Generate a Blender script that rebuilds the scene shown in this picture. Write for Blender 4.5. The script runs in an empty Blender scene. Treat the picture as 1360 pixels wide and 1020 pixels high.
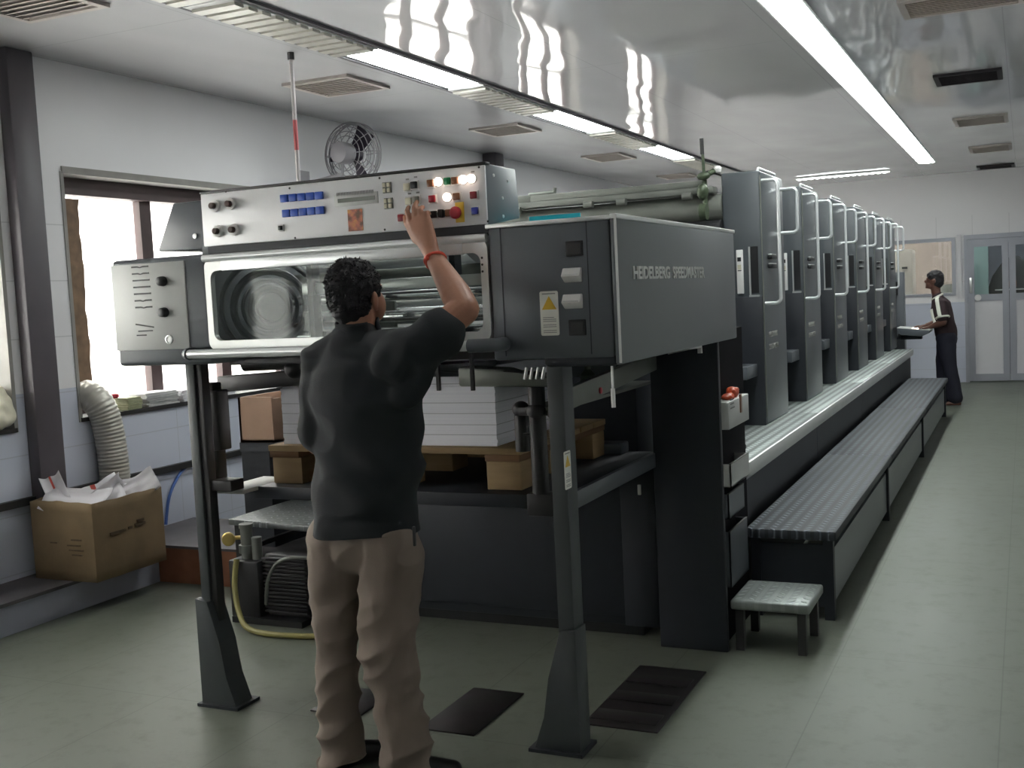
import bpy, bmesh, math, random
from mathutils import Vector, Matrix, Euler, noise
random.seed(7)
S = bpy.context.scene
COL = S.collection
PI = math.pi

# ------------------------------------------------------------------ camera
FPX, YAW, PITCH, ROLL, CAMH = 1482.8, -0.43334, 0.077795, -0.049587, 1.55
cf = Vector((math.sin(YAW)*math.cos(PITCH), math.cos(YAW)*math.cos(PITCH), -math.sin(PITCH)))
_r = Vector((math.cos(YAW), -math.sin(YAW), 0)); _u = _r.cross(cf)
cr = _r*math.cos(ROLL)+_u*math.sin(ROLL); cu = -_r*math.sin(ROLL)+_u*math.cos(ROLL)
CAM = Vector((0, 0, CAMH))
def _on(px, py, ax, v):
    d = cf+cr*((px-680)/FPX)-cu*((py-510)/FPX)
    return CAM+d*((v-CAM[ax])/d[ax])
def PX(px, py, x): return _on(px, py, 0, x)
def PY(px, py, y): return _on(px, py, 1, y)
def PZ(px, py, z): return _on(px, py, 2, z)
cd = bpy.data.cameras.new('camera'); co = bpy.data.objects.new('camera', cd); COL.objects.link(co)
m = Matrix((cr, cu, -cf)).transposed().to_4x4(); m.translation = CAM; co.matrix_world = m
cd.sensor_fit = 'HORIZONTAL'; cd.sensor_width = 36.0; cd.lens = 36.0*FPX/1360.0; cd.clip_start = 0.05
S.camera = co
S.view_settings.view_transform = 'Standard'; S.view_settings.look = 'None'
S.view_settings.gamma = 1; S.view_settings.exposure = .2

# ------------------------------------------------------------------ materials
def nodes(m):
    m.use_nodes = True
    return m.node_tree, m.node_tree.nodes['Principled BSDF']
def N(t, kind, **kw):
    n = t.nodes.new(kind)
    for k, v in kw.items():
        if k.startswith('i_'):
            n.inputs[k[2:].replace('_', ' ')].default_value = v
        else: setattr(n, k, v)
    return n
def mathn(t, op, a, b=None, c=None):
    n = t.nodes.new('ShaderNodeMath'); n.operation = op
    for i, v in enumerate((a, b, c)):
        if v is None: continue
        if isinstance(v, (int, float)): n.inputs[i].default_value = v
        else: t.links.new(v, n.inputs[i])
    return n.outputs[0]
def pos(t): return t.nodes.new('ShaderNodeNewGeometry').outputs['Position']
def objc(t): return t.nodes.new('ShaderNodeTexCoord').outputs['Object']
def mix(t, fac, a, b):
    n = t.nodes.new('ShaderNodeMix'); n.data_type = 'RGBA'
    for s, v in ((n.inputs[0], fac), (n.inputs[6], a), (n.inputs[7], b)):
        if isinstance(v, (int, float)): s.default_value = v
        elif isinstance(v, tuple): s.default_value = (*v, 1)
        else: t.links.new(v, s)
    return n.outputs[2]
def mat(name, col, rough=.5, metal=0, vary=.12, scale=6, bump=0, bscale=60, spec=.5, coat=0):
    m = bpy.data.materials.new(name); t, b = nodes(m)
    b.inputs['Roughness'].default_value = rough; b.inputs['Metallic'].default_value = metal
    b.inputs['Specular IOR Level'].default_value = spec
    if coat: b.inputs['Coat Weight'].default_value = coat; b.inputs['Coat Roughness'].default_value = .3
    nz = N(t, 'ShaderNodeTexNoise', i_Scale=scale, i_Detail=6.0); t.links.new(objc(t), nz.inputs['Vector'])
    c2 = tuple(max(0, c*(1-vary*2)) for c in col); c1 = tuple(min(1, c*(1+vary*1.2)) for c in col)
    t.links.new(mix(t, nz.outputs['Fac'], c1, c2), b.inputs['Base Color'])
    if bump:
        n2 = N(t, 'ShaderNodeTexNoise', i_Scale=bscale, i_Detail=3.0); t.links.new(objc(t), n2.inputs['Vector'])
        bp = N(t, 'ShaderNodeBump', i_Strength=bump, i_Distance=.01); t.links.new(n2.outputs['Fac'], bp.inputs['Height'])
        t.links.new(bp.outputs['Normal'], b.inputs['Normal'])
    return m
def emit(name, col, st):
    m = bpy.data.materials.new(name); t, b = nodes(m)
    b.inputs['Base Color'].default_value = (*[min(1, c*.8) for c in col], 1)
    b.inputs['Emission Color'].default_value = (*col, 1); b.inputs['Emission Strength'].default_value = st
    return m
def glassmat(name, tint=(.95, .97, .96), refl=.12, rough=.02, fk=.6):
    m = bpy.data.materials.new(name); m.use_nodes = True; t = m.node_tree; t.nodes.clear()
    o = t.nodes.new('ShaderNodeOutputMaterial'); mx = t.nodes.new('ShaderNodeMixShader')
    tr = N(t, 'ShaderNodeBsdfTransparent'); tr.inputs[0].default_value = (*tint, 1)
    gl = N(t, 'ShaderNodeBsdfGlossy', i_Roughness=rough); gl.inputs[0].default_value = (1, 1, 1, 1)
    lw = N(t, 'ShaderNodeLayerWeight', i_Blend=.35)
    f = mathn(t, 'ADD', mathn(t, 'MULTIPLY', lw.outputs['Fresnel'], fk), refl)
    t.links.new(f, mx.inputs[0]); t.links.new(tr.outputs[0], mx.inputs[1]); t.links.new(gl.outputs[0], mx.inputs[2])
    t.links.new(mx.outputs[0], o.inputs[0]); return m
def gridline(t, vec_out, u, v, w, offu=0, offv=0, axes=(0, 1)):
    """1 on the joints of a u by v grid."""
    s = t.nodes.new('ShaderNodeSeparateXYZ'); t.links.new(vec_out, s.inputs[0])
    out = []
    for ax, step, off in ((axes[0], u, offu), (axes[1], v, offv)):
        a = mathn(t, 'ADD', s.outputs[ax], off+1000*step)
        f = mathn(t, 'MODULO', a, step)
        out.append(mathn(t, 'LESS_THAN', f, w))
    return mathn(t, 'MAXIMUM', out[0], out[1])
def wall_mat(name, axes, lower=True):
    m = bpy.data.materials.new(name); t, b = nodes(m); p = pos(t)
    s = t.nodes.new('ShaderNodeSeparateXYZ'); t.links.new(p, s.inputs[0])
    g = gridline(t, p, .48, .3145, .006, .2, .123, axes)
    nz = N(t, 'ShaderNodeTexNoise', i_Scale=1.3, i_Detail=5.0); t.links.new(p, nz.inputs['Vector'])
    up = mix(t, nz.outputs['Fac'], (.87, .86, .88), (.80, .79, .81))
    lo = mix(t, nz.outputs['Fac'], (.62, .65, .75), (.53, .56, .66))
    k = mathn(t, 'LESS_THAN', s.outputs[2], 1.158) if lower else 0.0
    c = mix(t, k, up, lo)
    tile = mathn(t, 'LESS_THAN', s.outputs[2], 2.385)
    c = mix(t, mathn(t, 'MULTIPLY', mathn(t, 'MULTIPLY', g, tile), .35), c, (.3, .3, .32))
    t.links.new(c, b.inputs['Base Color']); b.inputs['Roughness'].default_value = .35
    return m
def floor_mat():
    m = bpy.data.materials.new('vinyl_floor'); t, b = nodes(m); p = pos(t)
    g = gridline(t, p, .62, 1.25, .005, .10, .35)
    n1 = N(t, 'ShaderNodeTexNoise', i_Scale=1.1, i_Detail=8.0, i_Roughness=.65); t.links.new(p, n1.inputs['Vector'])
    n2 = N(t, 'ShaderNodeTexNoise', i_Scale=9.0, i_Detail=8.0, i_Roughness=.7); t.links.new(p, n2.inputs['Vector'])
    c = mix(t, n1.outputs['Fac'], (.108, .122, .098), (.172, .186, .152))
    r2 = N(t, 'ShaderNodeValToRGB'); r2.color_ramp.elements[0].position = .50; r2.color_ramp.elements[1].position = .75
    t.links.new(n2.outputs['Fac'], r2.inputs[0])
    c = mix(t, mathn(t, 'MULTIPLY', r2.outputs[0], .65), c, (.085, .09, .065))
    c = mix(t, mathn(t, 'MULTIPLY', g, .5), c, (.07, .08, .06))
    t.links.new(c, b.inputs['Base Color'])
    rr = mathn(t, 'ADD', mathn(t, 'MULTIPLY', n1.outputs['Fac'], .25), .34); t.links.new(rr, b.inputs['Roughness'])
    b.inputs['Specular IOR Level'].default_value = .5
    return m
def ceiling_mat():
    m = bpy.data.materials.new('glossy_ceiling_panel'); t, b = nodes(m); p = pos(t)
    g = gridline(t, p, 1.2, 2.4, .006, .1, .3)
    b.inputs['Base Color'].default_value = (.62, .62, .63, 1)
    t.links.new(mix(t, mathn(t, 'MULTIPLY', g, .4), (.68, .675, .69), (.36, .36, .37)), b.inputs['Base Color'])
    b.inputs['Roughness'].default_value = .05; b.inputs['Specular IOR Level'].default_value = .75
    mp = N(t, 'ShaderNodeMapping'); mp.inputs['Scale'].default_value = (1.5, .55, 1); t.links.new(p, mp.inputs[0])
    nz = N(t, 'ShaderNodeTexNoise', i_Scale=1.0, i_Detail=1.5); t.links.new(mp.outputs[0], nz.inputs['Vector'])
    bp = N(t, 'ShaderNodeBump', i_Strength=.8, i_Distance=.03); t.links.new(nz.outputs['Fac'], bp.inputs['Height'])
    t.links.new(bp.outputs['Normal'], b.inputs['Normal'])
    return m
def checker_mat(name, col, rough, metal, cell=.05, lift=1.6, dirt=.45):
    m = bpy.data.materials.new(name); t, b = nodes(m); p = objc(t)
    s = t.nodes.new('ShaderNodeSeparateXYZ'); t.links.new(p, s.inputs[0])
    u = mathn(t, 'ADD', mathn(t, 'DIVIDE', s.outputs[0], cell), 1000.0); v = mathn(t, 'ADD', mathn(t, 'DIVIDE', s.outputs[1], cell), 1000.0)
    fu = mathn(t, 'SUBTRACT', mathn(t, 'FRACT', u), .5); fv = mathn(t, 'SUBTRACT', mathn(t, 'FRACT', v), .5)
    par = mathn(t, 'MODULO', mathn(t, 'FLOOR', u), 2.0)
    sg = mathn(t, 'SUBTRACT', mathn(t, 'MULTIPLY', par, 2.0), 1.0)
    sv = mathn(t, 'MULTIPLY', sg, fv)
    a = mathn(t, 'DIVIDE', mathn(t, 'ADD', fu, sv), .50); c = mathn(t, 'DIVIDE', mathn(t, 'SUBTRACT', fu, sv), .2)
    d = mathn(t, 'ADD', mathn(t, 'MULTIPLY', a, a), mathn(t, 'MULTIPLY', c, c))
    h = mathn(t, 'SUBTRACT', 1.0, mathn(t, 'MINIMUM', d, 1.0))
    bp = N(t, 'ShaderNodeBump', i_Strength=1.0, i_Distance=.006); t.links.new(h, bp.inputs['Height'])
    t.links.new(bp.outputs['Normal'], b.inputs['Normal'])
    nz = N(t, 'ShaderNodeTexNoise', i_Scale=3.0, i_Detail=5.0); t.links.new(p, nz.inputs['Vector'])
    base = mix(t, nz.outputs['Fac'], col, tuple(x*.7 for x in col))
    base = mix(t, mathn(t, 'GREATER_THAN', mathn(t, 'ABSOLUTE', fu), .34), base, tuple(x*dirt for x in col))
    t.links.new(mix(t, mathn(t, 'MINIMUM', mathn(t, 'MULTIPLY', h, 2.0), 1.0), base, tuple(min(1, x*lift) for x in col)), b.inputs['Base Color'])
    b.inputs['Roughness'].default_value = rough; b.inputs['Metallic'].default_value = metal
    return m
def paper_stack_mat():
    m = bpy.data.materials.new('paper_stack'); t, b = nodes(m); p = objc(t)
    s = t.nodes.new('ShaderNodeSeparateXYZ'); t.links.new(p, s.inputs[0])
    mp = N(t, 'ShaderNodeMapping'); mp.inputs['Scale'].default_value = (1.2, 1.2, 420); t.links.new(p, mp.inputs[0])
    nz = N(t, 'ShaderNodeTexNoise', i_Scale=1.0, i_Detail=2.0); t.links.new(mp.outputs[0], nz.inputs['Vector'])
    c = mix(t, nz.outputs['Fac'], (.92, .92, .98), (.76, .76, .85))
    n2 = N(t, 'ShaderNodeTexNoise', i_Scale=2.0); t.links.new(p, n2.inputs['Vector'])
    z = mathn(t, 'ADD', s.outputs[2], mathn(t, 'MULTIPLY', n2.outputs['Fac'], .006))
    line = None
    for zz in (.045, .083, .125, .165, .235, .262):
        l = mathn(t, 'LESS_THAN', mathn(t, 'ABSOLUTE', mathn(t, 'SUBTRACT', z, zz)), .0013)
        line = l if line is None else mathn(t, 'MAXIMUM', line, l)
    c = mix(t, mathn(t, 'MULTIPLY', line, .6), c, (.2, .2, .24))
    t.links.new(c, b.inputs['Base Color']); b.inputs['Roughness'].default_value = .8
    return m
def wood_mat(name, c1, c2):
    m = bpy.data.materials.new(name); t, b = nodes(m); p = objc(t)
    mp = N(t, 'ShaderNodeMapping'); mp.inputs['Scale'].default_value = (3, 3, 30); t.links.new(p, mp.inputs[0])
    nz = N(t, 'ShaderNodeTexNoise', i_Scale=1.5, i_Detail=6.0, i_Distortion=.6); t.links.new(mp.outputs[0], nz.inputs['Vector'])
    t.links.new(mix(t, nz.outputs['Fac'], c1, c2), b.inputs['Base Color']); b.inputs['Roughness'].default_value = .75
    return m
def picture_mat():
    m = bpy.data.materials.new('small_picture'); t, b = nodes(m); p = objc(t)
    nz = N(t, 'ShaderNodeTexNoise', i_Scale=38.0, i_Detail=3.0); t.links.new(p, nz.inputs['Vector'])
    r = N(t, 'ShaderNodeValToRGB'); e = r.color_ramp.elements
    e[0].position = .35; e[0].color = (.12, .05, .02, 1); e[1].position = .7; e[1].color = (.75, .45, .08, 1)
    x = e.new(.52); x.color = (.55, .16, .10, 1)
    t.links.new(nz.outputs['Fac'], r.inputs[0]); t.links.new(r.outputs[0], b.inputs['Base Color']); b.inputs['Roughness'].default_value = .3
    return m

M = dict(
    press=mat('press_grey_paint', (.098, .110, .126), .42, vary=.06, scale=3, bump=.04, bscale=220, coat=.4),
    panel_sidelit=mat('press_grey_with_side_light', (.118, .134, .145), .45, vary=.05, scale=3, bump=.04, bscale=220, coat=.4),  # press grey lightened, standing in for side light on the panel
    unitpaint=mat('unit_grey_paint', (.068, .078, .088), .42, vary=.06, scale=3, bump=.04, bscale=220, coat=.3),
    legpaint=mat('leg_grey_paint', (.060, .068, .072), .45, vary=.08),
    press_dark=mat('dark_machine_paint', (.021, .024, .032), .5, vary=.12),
    black=mat('black_plastic', (.018, .018, .02), .4, vary=.1),
    matte_black=mat('gap_shade_black', (.010, .009, .012), .9, vary=.2, spec=.15),  # black standing in for the shade in the gap behind the tower
    darkmetal=mat('oily_dark_steel', (.05, .048, .05), .45, .4, vary=.2),
    steelgrey=mat('grey_cast_iron', (.19, .20, .18), .45, .3, vary=.15),
    chrome=mat('chrome', (.82, .83, .84), .16, 1, vary=.04),
    rail=mat('polished_aluminium_rail', (.85, .87, .88), .3, .55, vary=.03),
    alu=mat('aluminium_trim', (.74, .75, .74), .33, .7, vary=.05),
    panel=mat('silver_grey_faceplate', (.78, .78, .80), .42, .15, vary=.04),
    plate2=mat('grey_faceplate', (.56, .57, .56), .45, .1, vary=.06),
    white=mat('white_plastic', (.82, .81, .80), .35, vary=.03),
    cream=mat('cream_plastic', (.66, .62, .48), .4, vary=.05),
    blue=mat('blue_lens', (.05, .12, .55), .25, vary=.1),
    bluecap=mat('blue_cap', (.03, .04, .30), .3, vary=.1),
    red=mat('red_plastic', (.50, .03, .05), .3, vary=.1),
    darkred=mat('dark_red_lens', (.28, .02, .03), .3, vary=.1),
    brown=mat('brown_lens', (.22, .08, .03), .3, vary=.1),
    brown_dark=mat('dark_brown_cap', (.07, .03, .02), .4, vary=.1),
    green=mat('green_lens', (.02, .26, .10), .3, vary=.1),
    yellow=mat('yellow_plate', (.75, .50, .05), .4, vary=.05),
    teal=mat('teal_paper', (.05, .50, .58), .5, vary=.05),
    orange=mat('orange_plastic', (.75, .10, .03), .4, vary=.1),
    sticker=mat('sticker_white', (.80, .80, .74), .45, vary=.04),
    ink=mat('sticker_print', (.22, .22, .22), .6, vary=.1),
    letter=mat('lettering_silver', (.62, .62, .60), .4, .3, vary=.1),
    letter_dim=mat('lettering_dull', (.32, .32, .30), .45, .2, vary=.1),
    lit=emit('lit_lamp', (1.0, .80, .66), 7.0),
    tube=emit('fluorescent_diffuser', (.94, 1.0, .97), 20.0),
    tube2=emit('fluorescent_diffuser_recessed', (.94, 1.0, .98), 18.0),
    tube3=emit('fluorescent_tube', (.95, 1.0, .98), 1.6),
    officefill=emit('office_fill_glow', (.9, 1.0, 1.0), 7.0),  # glow added to brighten the rooms beyond the glass
    unlit=mat('unlit_louvre', (.58, .56, .50), .35, .1, vary=.12, scale=20),
    louvre=mat('fitting_white_enamel', (.72, .72, .72), .4, vary=.03),
    ceil=ceiling_mat(), floor=floor_mat(),
    wallY=wall_mat('tiled_wall', (1, 2)), wallX=wall_mat('painted_wall', (0, 2)), wallplain=mat('white_wall', (.58, .58, .59), .6, vary=.03, scale=1.5),
    column=mat('mauve_grey_column_paint', (.105, .092, .105), .4, vary=.1),
    kerbtop=mat('kerb_cement', (.12, .11, .12), .6, vary=.25),
    kerbside=mat('kerb_paint', (.40, .42, .50), .5, vary=.08),
    terracotta=mat('terracotta_skirting', (.32, .13, .07), .6, vary=.3, scale=9),
    winframe=mat('brown_window_steel', (.075, .045, .045), .5, vary=.2),
    reveal=mat('reveal_wood', (.25, .16, .10), .7, vary=.35, scale=14),
    plaster=mat('reveal_plaster', (.34, .33, .31), .7, vary=.2),
    outside=mat('outside_building', (.84, .83, .82), .8, vary=.03),
    outground=mat('outside_ground', (.72, .71, .70), .8, vary=.1),
    glass=glassmat('window_glass', refl=.04), guard=glassmat('guard_perspex', (.82, .84, .83), refl=.0, rough=.05, fk=.22),
    cardboard=mat('cardboard', (.27, .19, .105), .8, vary=.18, scale=7, bump=.1, bscale=40),
    boxprint=mat('box_print', (.15, .10, .055), .8, vary=.3, scale=40),
    carton=mat('plywood_carton', (.42, .27, .19), .75, vary=.12, scale=6),
    paper=mat('white_waste_paper', (.80, .78, .82), .6, vary=.05),
    redprint=mat('red_print', (.62, .10, .08), .6, vary=.1),
    sheet=paper_stack_mat(),
    wood=wood_mat('pallet_wood', (.34, .235, .12), (.22, .145, .07)),
    wood_dark=wood_mat('pallet_wood_dark', (.22, .12, .05), (.12, .06, .03)),
    duct=mat('flexible_duct', (.52, .50, .45), .36, .5, vary=.12, scale=10),
    tread=checker_mat('checker_plate', (.36, .40, .39), .40, .5, .055, 2.2),
    tread_dark=checker_mat('checker_plate_dark', (.060, .068, .080), .58, .1, .052, 3.0),
    tread_bench=checker_mat('checker_plate_bench', (.15, .16, .16), .42, .4, .05, 1.7, 1),
    tread_step=checker_mat('checker_plate_step', (.25, .275, .265), .42, .5, .055, 1.5, 1),
    mag_green=mat('printed_paper_green', (.35, .36, .22), .6, vary=.2, scale=20),
    mag_grey=mat('printed_paper_grey', (.50, .50, .50), .6, vary=.2, scale=20),
    cloth=mat('cream_cloth', (.74, .70, .56), .9, vary=.15, scale=14, bump=.3, bscale=30),
    bluecable=mat('blue_cable', (.08, .16, .45), .4, vary=.05),
    hose=mat('yellow_hose', (.28, .25, .08), .5, vary=.15),
    brass=mat('brass', (.60, .45, .16), .35, .8, vary=.1),
    fangrey=mat('fan_grey_enamel', (.36, .35, .37), .4, .2, vary=.08),
    blade=mat('fan_blade_dark', (.035, .025, .045), .4, vary=.1),
    redrod=mat('red_tape', (.55, .12, .13), .5, vary=.1),
    paleplastic=mat('pale_pipe', (.62, .58, .58), .45, vary=.08),
    greenoil=mat('green_enamel', (.075, .10, .06), .4, .2, vary=.3, scale=30),
    vent=mat('vent_cream', (.50, .45, .42), .5, vary=.1),
    ventdark=mat('vent_dark', (.022, .016, .022), .6, vary=.2),
    alugrey=mat('door_aluminium', (.40, .41, .46), .4, .3, vary=.05),
    doorpanel=mat('door_panel_white', (.72, .71, .74), .4, vary=.03),
    frosted=mat('green_glass_partition', (.42, .58, .55), .3, vary=.2, scale=1.2),
    beige=mat('beige_cabinet', (.36, .34, .30), .5, vary=.06),
    brownwall=mat('brown_room_wall', (.24, .205, .18), .7, vary=.1),
    bluewall=mat('blue_grey_room_wall', (.45, .47, .56), .7, vary=.08),
    platesteel=mat('floor_cover_plate', (.035, .03, .032), .42, .3, vary=.3, scale=12),
    skin=mat('brown_skin', (.37, .175, .11), .5, vary=.1, scale=20, bump=.08, bscale=160),
    skin_dark=mat('dark_brown_skin', (.13, .058, .042), .5, vary=.1, scale=20),
    hair=mat('black_hair', (.012, .010, .013), .7, vary=.3, scale=60),
    shirt=mat('black_polo_cotton', (.013, .015, .019), .85, vary=.25, scale=10, bump=.15, bscale=350),
    trousers=mat('taupe_trouser_cloth', (.22, .175, .145), .85, vary=.12, scale=8, bump=.12, bscale=300),
    navy=mat('navy_trouser_cloth', (.014, .014, .028), .8, vary=.2),
    maroon=mat('dark_maroon_cotton', (.035, .018, .022), .8, vary=.2),
    stripe=mat('white_stripe_cotton', (.70, .70, .62), .8, vary=.05),
    leather=mat('black_shoe_leather', (.015, .013, .014), .4, vary=.2),
    thread=mat('red_sacred_thread', (.75, .09, .05), .6, vary=.2, scale=80),
    picture=picture_mat(),
)
# ------------------------------------------------------------------ object helpers
ORG = {}
def empty(name, loc, label=None, cat=None, group=None):
    o = bpy.data.objects.new(name, None); COL.objects.link(o); o.location = loc; o.empty_display_size = .1
    ORG[o.name] = Vector(loc)
    if label: tag(o, label, cat, group)
    return o
def tag(o, label=None, cat=None, group=None, kind=None):
    for k, v in (('label', label), ('category', cat), ('group', group), ('kind', kind)):
        if v: o[k] = v
    return o
class MB:
    def __init__(s): s.bm = bmesh.new()
    def box(s, a, b, bev=0, seg=2):
        x0, y0, z0 = (min(a[i], b[i]) for i in range(3)); x1, y1, z1 = (max(a[i], b[i]) for i in range(3))
        return s.prism([(x0, y0, z0), (x1, y0, z0), (x1, y1, z0), (x0, y1, z0)], (0, 0, z1-z0), bev, seg)
    def prism(s, pts, ext, bev=0, seg=2):
        """polygon pts (3D) extruded along ext; works as a closed solid of its own."""
        bm = s.bm; ext = Vector(ext); pts = [Vector(p) for p in pts]
        n = Vector((0, 0, 0))
        for i in range(len(pts)): n += (pts[i]-pts[0]).cross(pts[(i+1) % len(pts)]-pts[0])
        if n.dot(ext) < 0: pts = pts[::-1]
        lo = [bm.verts.new(p) for p in pts]; hi = [bm.verts.new(p+ext) for p in pts]
        k = len(pts); fs = [bm.faces.new(lo[::-1]), bm.faces.new(hi)]
        for i in range(k): fs.append(bm.faces.new((lo[i], lo[(i+1) % k], hi[(i+1) % k], hi[i])))
        if bev:
            es = {e for f in fs for e in f.edges}
            bmesh.ops.bevel(bm, geom=list(es), offset=bev, offset_type='OFFSET', segments=seg, profile=.5, affect='EDGES', clamp_overlap=True)
        return s
    def ring(s, c, ax, ux, rx, ry, n):
        uy = ax.cross(ux)
        return [s.bm.verts.new(c+ux*(rx*math.cos(2*PI*i/n))+uy*(ry*math.sin(2*PI*i/n))) for i in range(n)]
    def loft(s, rings, cap=True):
        bm = s.bm
        for a, b in zip(rings, rings[1:]):
            n = len(a)
            for i in range(n): bm.faces.new((a[i], a[(i+1) % n], b[(i+1) % n], b[i]))
        if cap: bm.faces.new(rings[0][::-1]); bm.faces.new(rings[-1])
        return s
    def cyl(s, p, q, r, r2=None, n=20, cap=True):
        p = Vector(p); q = Vector(q); ax = (q-p).normalized()
        ux = ax.orthogonal().normalized()
        if abs(ax.z) < .99: ux = Vector((0, 0, 1)).cross(ax).normalized()
        r2 = r if r2 is None else r2
        return s.loft([s.ring(p, ax, ux, r, r, n), s.ring(q, ax, ux, r2, r2, n)], cap)
    def tube(s, pts, r, n=10, ry=None, cap=True, ref=None):
        pts = [Vector(p) for p in pts]; rs = r if isinstance(r, (list, tuple)) else [r]*len(pts)
        rings = []; ux = None
        for i, p in enumerate(pts):
            t = (pts[min(i+1, len(pts)-1)]-pts[max(i-1, 0)]).normalized()
            if ux is None:
                ux = t.orthogonal().normalized()
                if ref is not None: ux = (Vector(ref)-t*t.dot(Vector(ref))).normalized()
            else: ux = (ux-t*ux.dot(t)).normalized()
            rr = rs[i]; a, b = rr if isinstance(rr, tuple) else (rr, rr)
            rings.append(s.ring(p, t, ux, a, b, n))
        return s.loft(rings, cap)
    def chain(s, pts, n=16, ref=(1, 0, 0)):
        """limb: (point, rx, ry) rings with rounded ends"""
        P = [Vector(p[0]) for p in pts]; R = [(p[1], p[2] if len(p) > 2 else p[1]) for p in pts]
        d0 = (P[0]-P[1]).normalized(); d1 = (P[-1]-P[-2]).normalized()
        pre = [(P[0]+d0*(min(R[0])*k), (R[0][0]*f, R[0][1]*f)) for k, f in ((.95, .3), (.75, .66), (.4, .9))]
        post = [(P[-1]+d1*(min(R[-1])*k), (R[-1][0]*f, R[-1][1]*f)) for k, f in ((.4, .9), (.75, .66), (.95, .3))]
        al = pre+list(zip(P, R))+post
        return s.tube([a[0] for a in al], [a[1] for a in al], n, ref=ref)
    def lathe(s, c, prof, ax=(0, 0, 1), n=24, cap=True):
        c = Vector(c); ax = Vector(ax).normalized(); ux = ax.orthogonal().normalized()
        return s.loft([s.ring(c+ax*h, ax, ux, max(r, 1e-4), max(r, 1e-4), n) for r, h in prof], cap)
    def ball(s, c, rx, ry=None, rz=None, rot=None, u=20, v=12):
        m = Matrix.Translation(Vector(c))
        if rot: m = m @ Euler(rot).to_matrix().to_4x4()
        m = m @ Matrix.Diagonal((rx, ry or rx, rz or rx, 1))
        bmesh.ops.create_uvsphere(s.bm, u_segments=u, v_segments=v, radius=1, matrix=m); return s
    def torus(s, c, R, r, ax=(0, 0, 1), n=40, k=8):
        ax = Vector(ax).normalized(); ux = ax.orthogonal().normalized(); uy = ax.cross(ux); c = Vector(c)
        rings = []
        for i in range(n):
            a = 2*PI*i/n; d = ux*math.cos(a)+uy*math.sin(a)
            rings.append([s.bm.verts.new(c+d*(R+r*math.cos(2*PI*j/k))+ax*(r*math.sin(2*PI*j/k))) for j in range(k)])
        for i in range(n):
            a, b = rings[i], rings[(i+1) % n]
            for j in range(k): s.bm.faces.new((a[j], b[j], b[(j+1) % k], a[(j+1) % k]))
        return s
    def grid(s, fn, nu, nv):
        vs = [[s.bm.verts.new(fn(i/nu, j/nv)) for j in range(nv+1)] for i in range(nu+1)]
        for i in range(nu):
            for j in range(nv): s.bm.faces.new((vs[i][j], vs[i+1][j], vs[i+1][j+1], vs[i][j+1]))
        return s
    def text(s, body, mw, size, depth=.002, sx=1.0, bold=0.0):
        cu_ = bpy.data.curves.new('tmp', 'FONT'); cu_.body = body; cu_.size = size; cu_.extrude = depth; cu_.offset = bold
        cu_.align_x = 'LEFT'; cu_.resolution_u = 3
        o = bpy.data.objects.new('tmp', cu_); me = o.to_mesh()
        me.transform(Matrix.Diagonal((sx, 1, 1, 1))); me.transform(mw); s.bm.from_mesh(me)
        o.to_mesh_clear(); bpy.data.objects.remove(o); bpy.data.curves.remove(cu_); return s
    def done(s, name, mt, parent=None, smooth=None, label=None, cat=None, group=None, kind=None, loc=None):
        bm = s.bm; bmesh.ops.recalc_face_normals(bm, faces=bm.faces[:]); bm.normal_update()
        if smooth is not False:
            for f in bm.faces: f.smooth = True
            lim = math.radians(smooth or 32)
            for e in bm.edges:
                if len(e.link_faces) == 2 and e.calc_face_angle(0) > lim: e.smooth = False
        me = bpy.data.meshes.new(name); bm.to_mesh(me); bm.free()
        me.materials.append(M[mt] if isinstance(mt, str) else mt)
        return place(me, name, parent, label, cat, group, kind, loc)
def rootof(p):
    while p.parent: p = p.parent
    return p
def place(me, name, parent=None, label=None, cat=None, group=None, kind=None, loc=None):
    o = bpy.data.objects.new(name, me); COL.objects.link(o)
    if parent is None:
        vs = [v.co for v in me.vertices]
        if loc is None:
            loc = Vector(((min(v.x for v in vs)+max(v.x for v in vs))/2, (min(v.y for v in vs)+max(v.y for v in vs))/2, min(v.z for v in vs)))
        loc = Vector(loc); me.transform(Matrix.Translation(-loc)); o.location = loc; ORG[o.name] = loc
    else:
        r = rootof(parent); me.transform(Matrix.Translation(-ORG[r.name])); o.parent = parent
    return tag(o, label, cat, group, kind)
def B(a, b, name, mt, parent=None, bev=0, **kw): return MB().box(a, b, bev).done(name, mt, parent, **kw)
def remesh(mb, voxel, smooth=5, disp=None):
    me = bpy.data.meshes.new('tmp'); bmesh.ops.recalc_face_normals(mb.bm, faces=mb.bm.faces[:]); mb.bm.to_mesh(me); mb.bm.free()
    o = bpy.data.objects.new('tmp', me); COL.objects.link(o)
    r = o.modifiers.new('r', 'REMESH'); r.mode = 'VOXEL'; r.voxel_size = voxel
    if smooth:
        q = o.modifiers.new('s', 'SMOOTH'); q.factor = .5; q.iterations = smooth
    bpy.context.view_layer.update()
    dg = bpy.context.evaluated_depsgraph_get()
    out = bpy.data.meshes.new_from_object(o.evaluated_get(dg)); bpy.data.objects.remove(o); bpy.data.meshes.remove(me)
    if disp:
        ns = [v.normal.copy() for v in out.vertices]
        for v, n in zip(out.vertices, ns): v.co += n*disp(v.co)
    for p in out.polygons: p.use_smooth = True
    return out
def copy_tree(o, parent=None):
    c = o.copy(); COL.objects.link(c)
    if parent: c.parent = parent
    for ch in [x for x in o.children]: copy_tree(ch, c)
    return c
def arc(c, a0, a1, r, ux, uy, n=6):
    return [Vector(c)+Vector(ux)*(r*math.cos(a0+(a1-a0)*i/n))+Vector(uy)*(r*math.sin(a0+(a1-a0)*i/n)) for i in range(n+1)]
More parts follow.
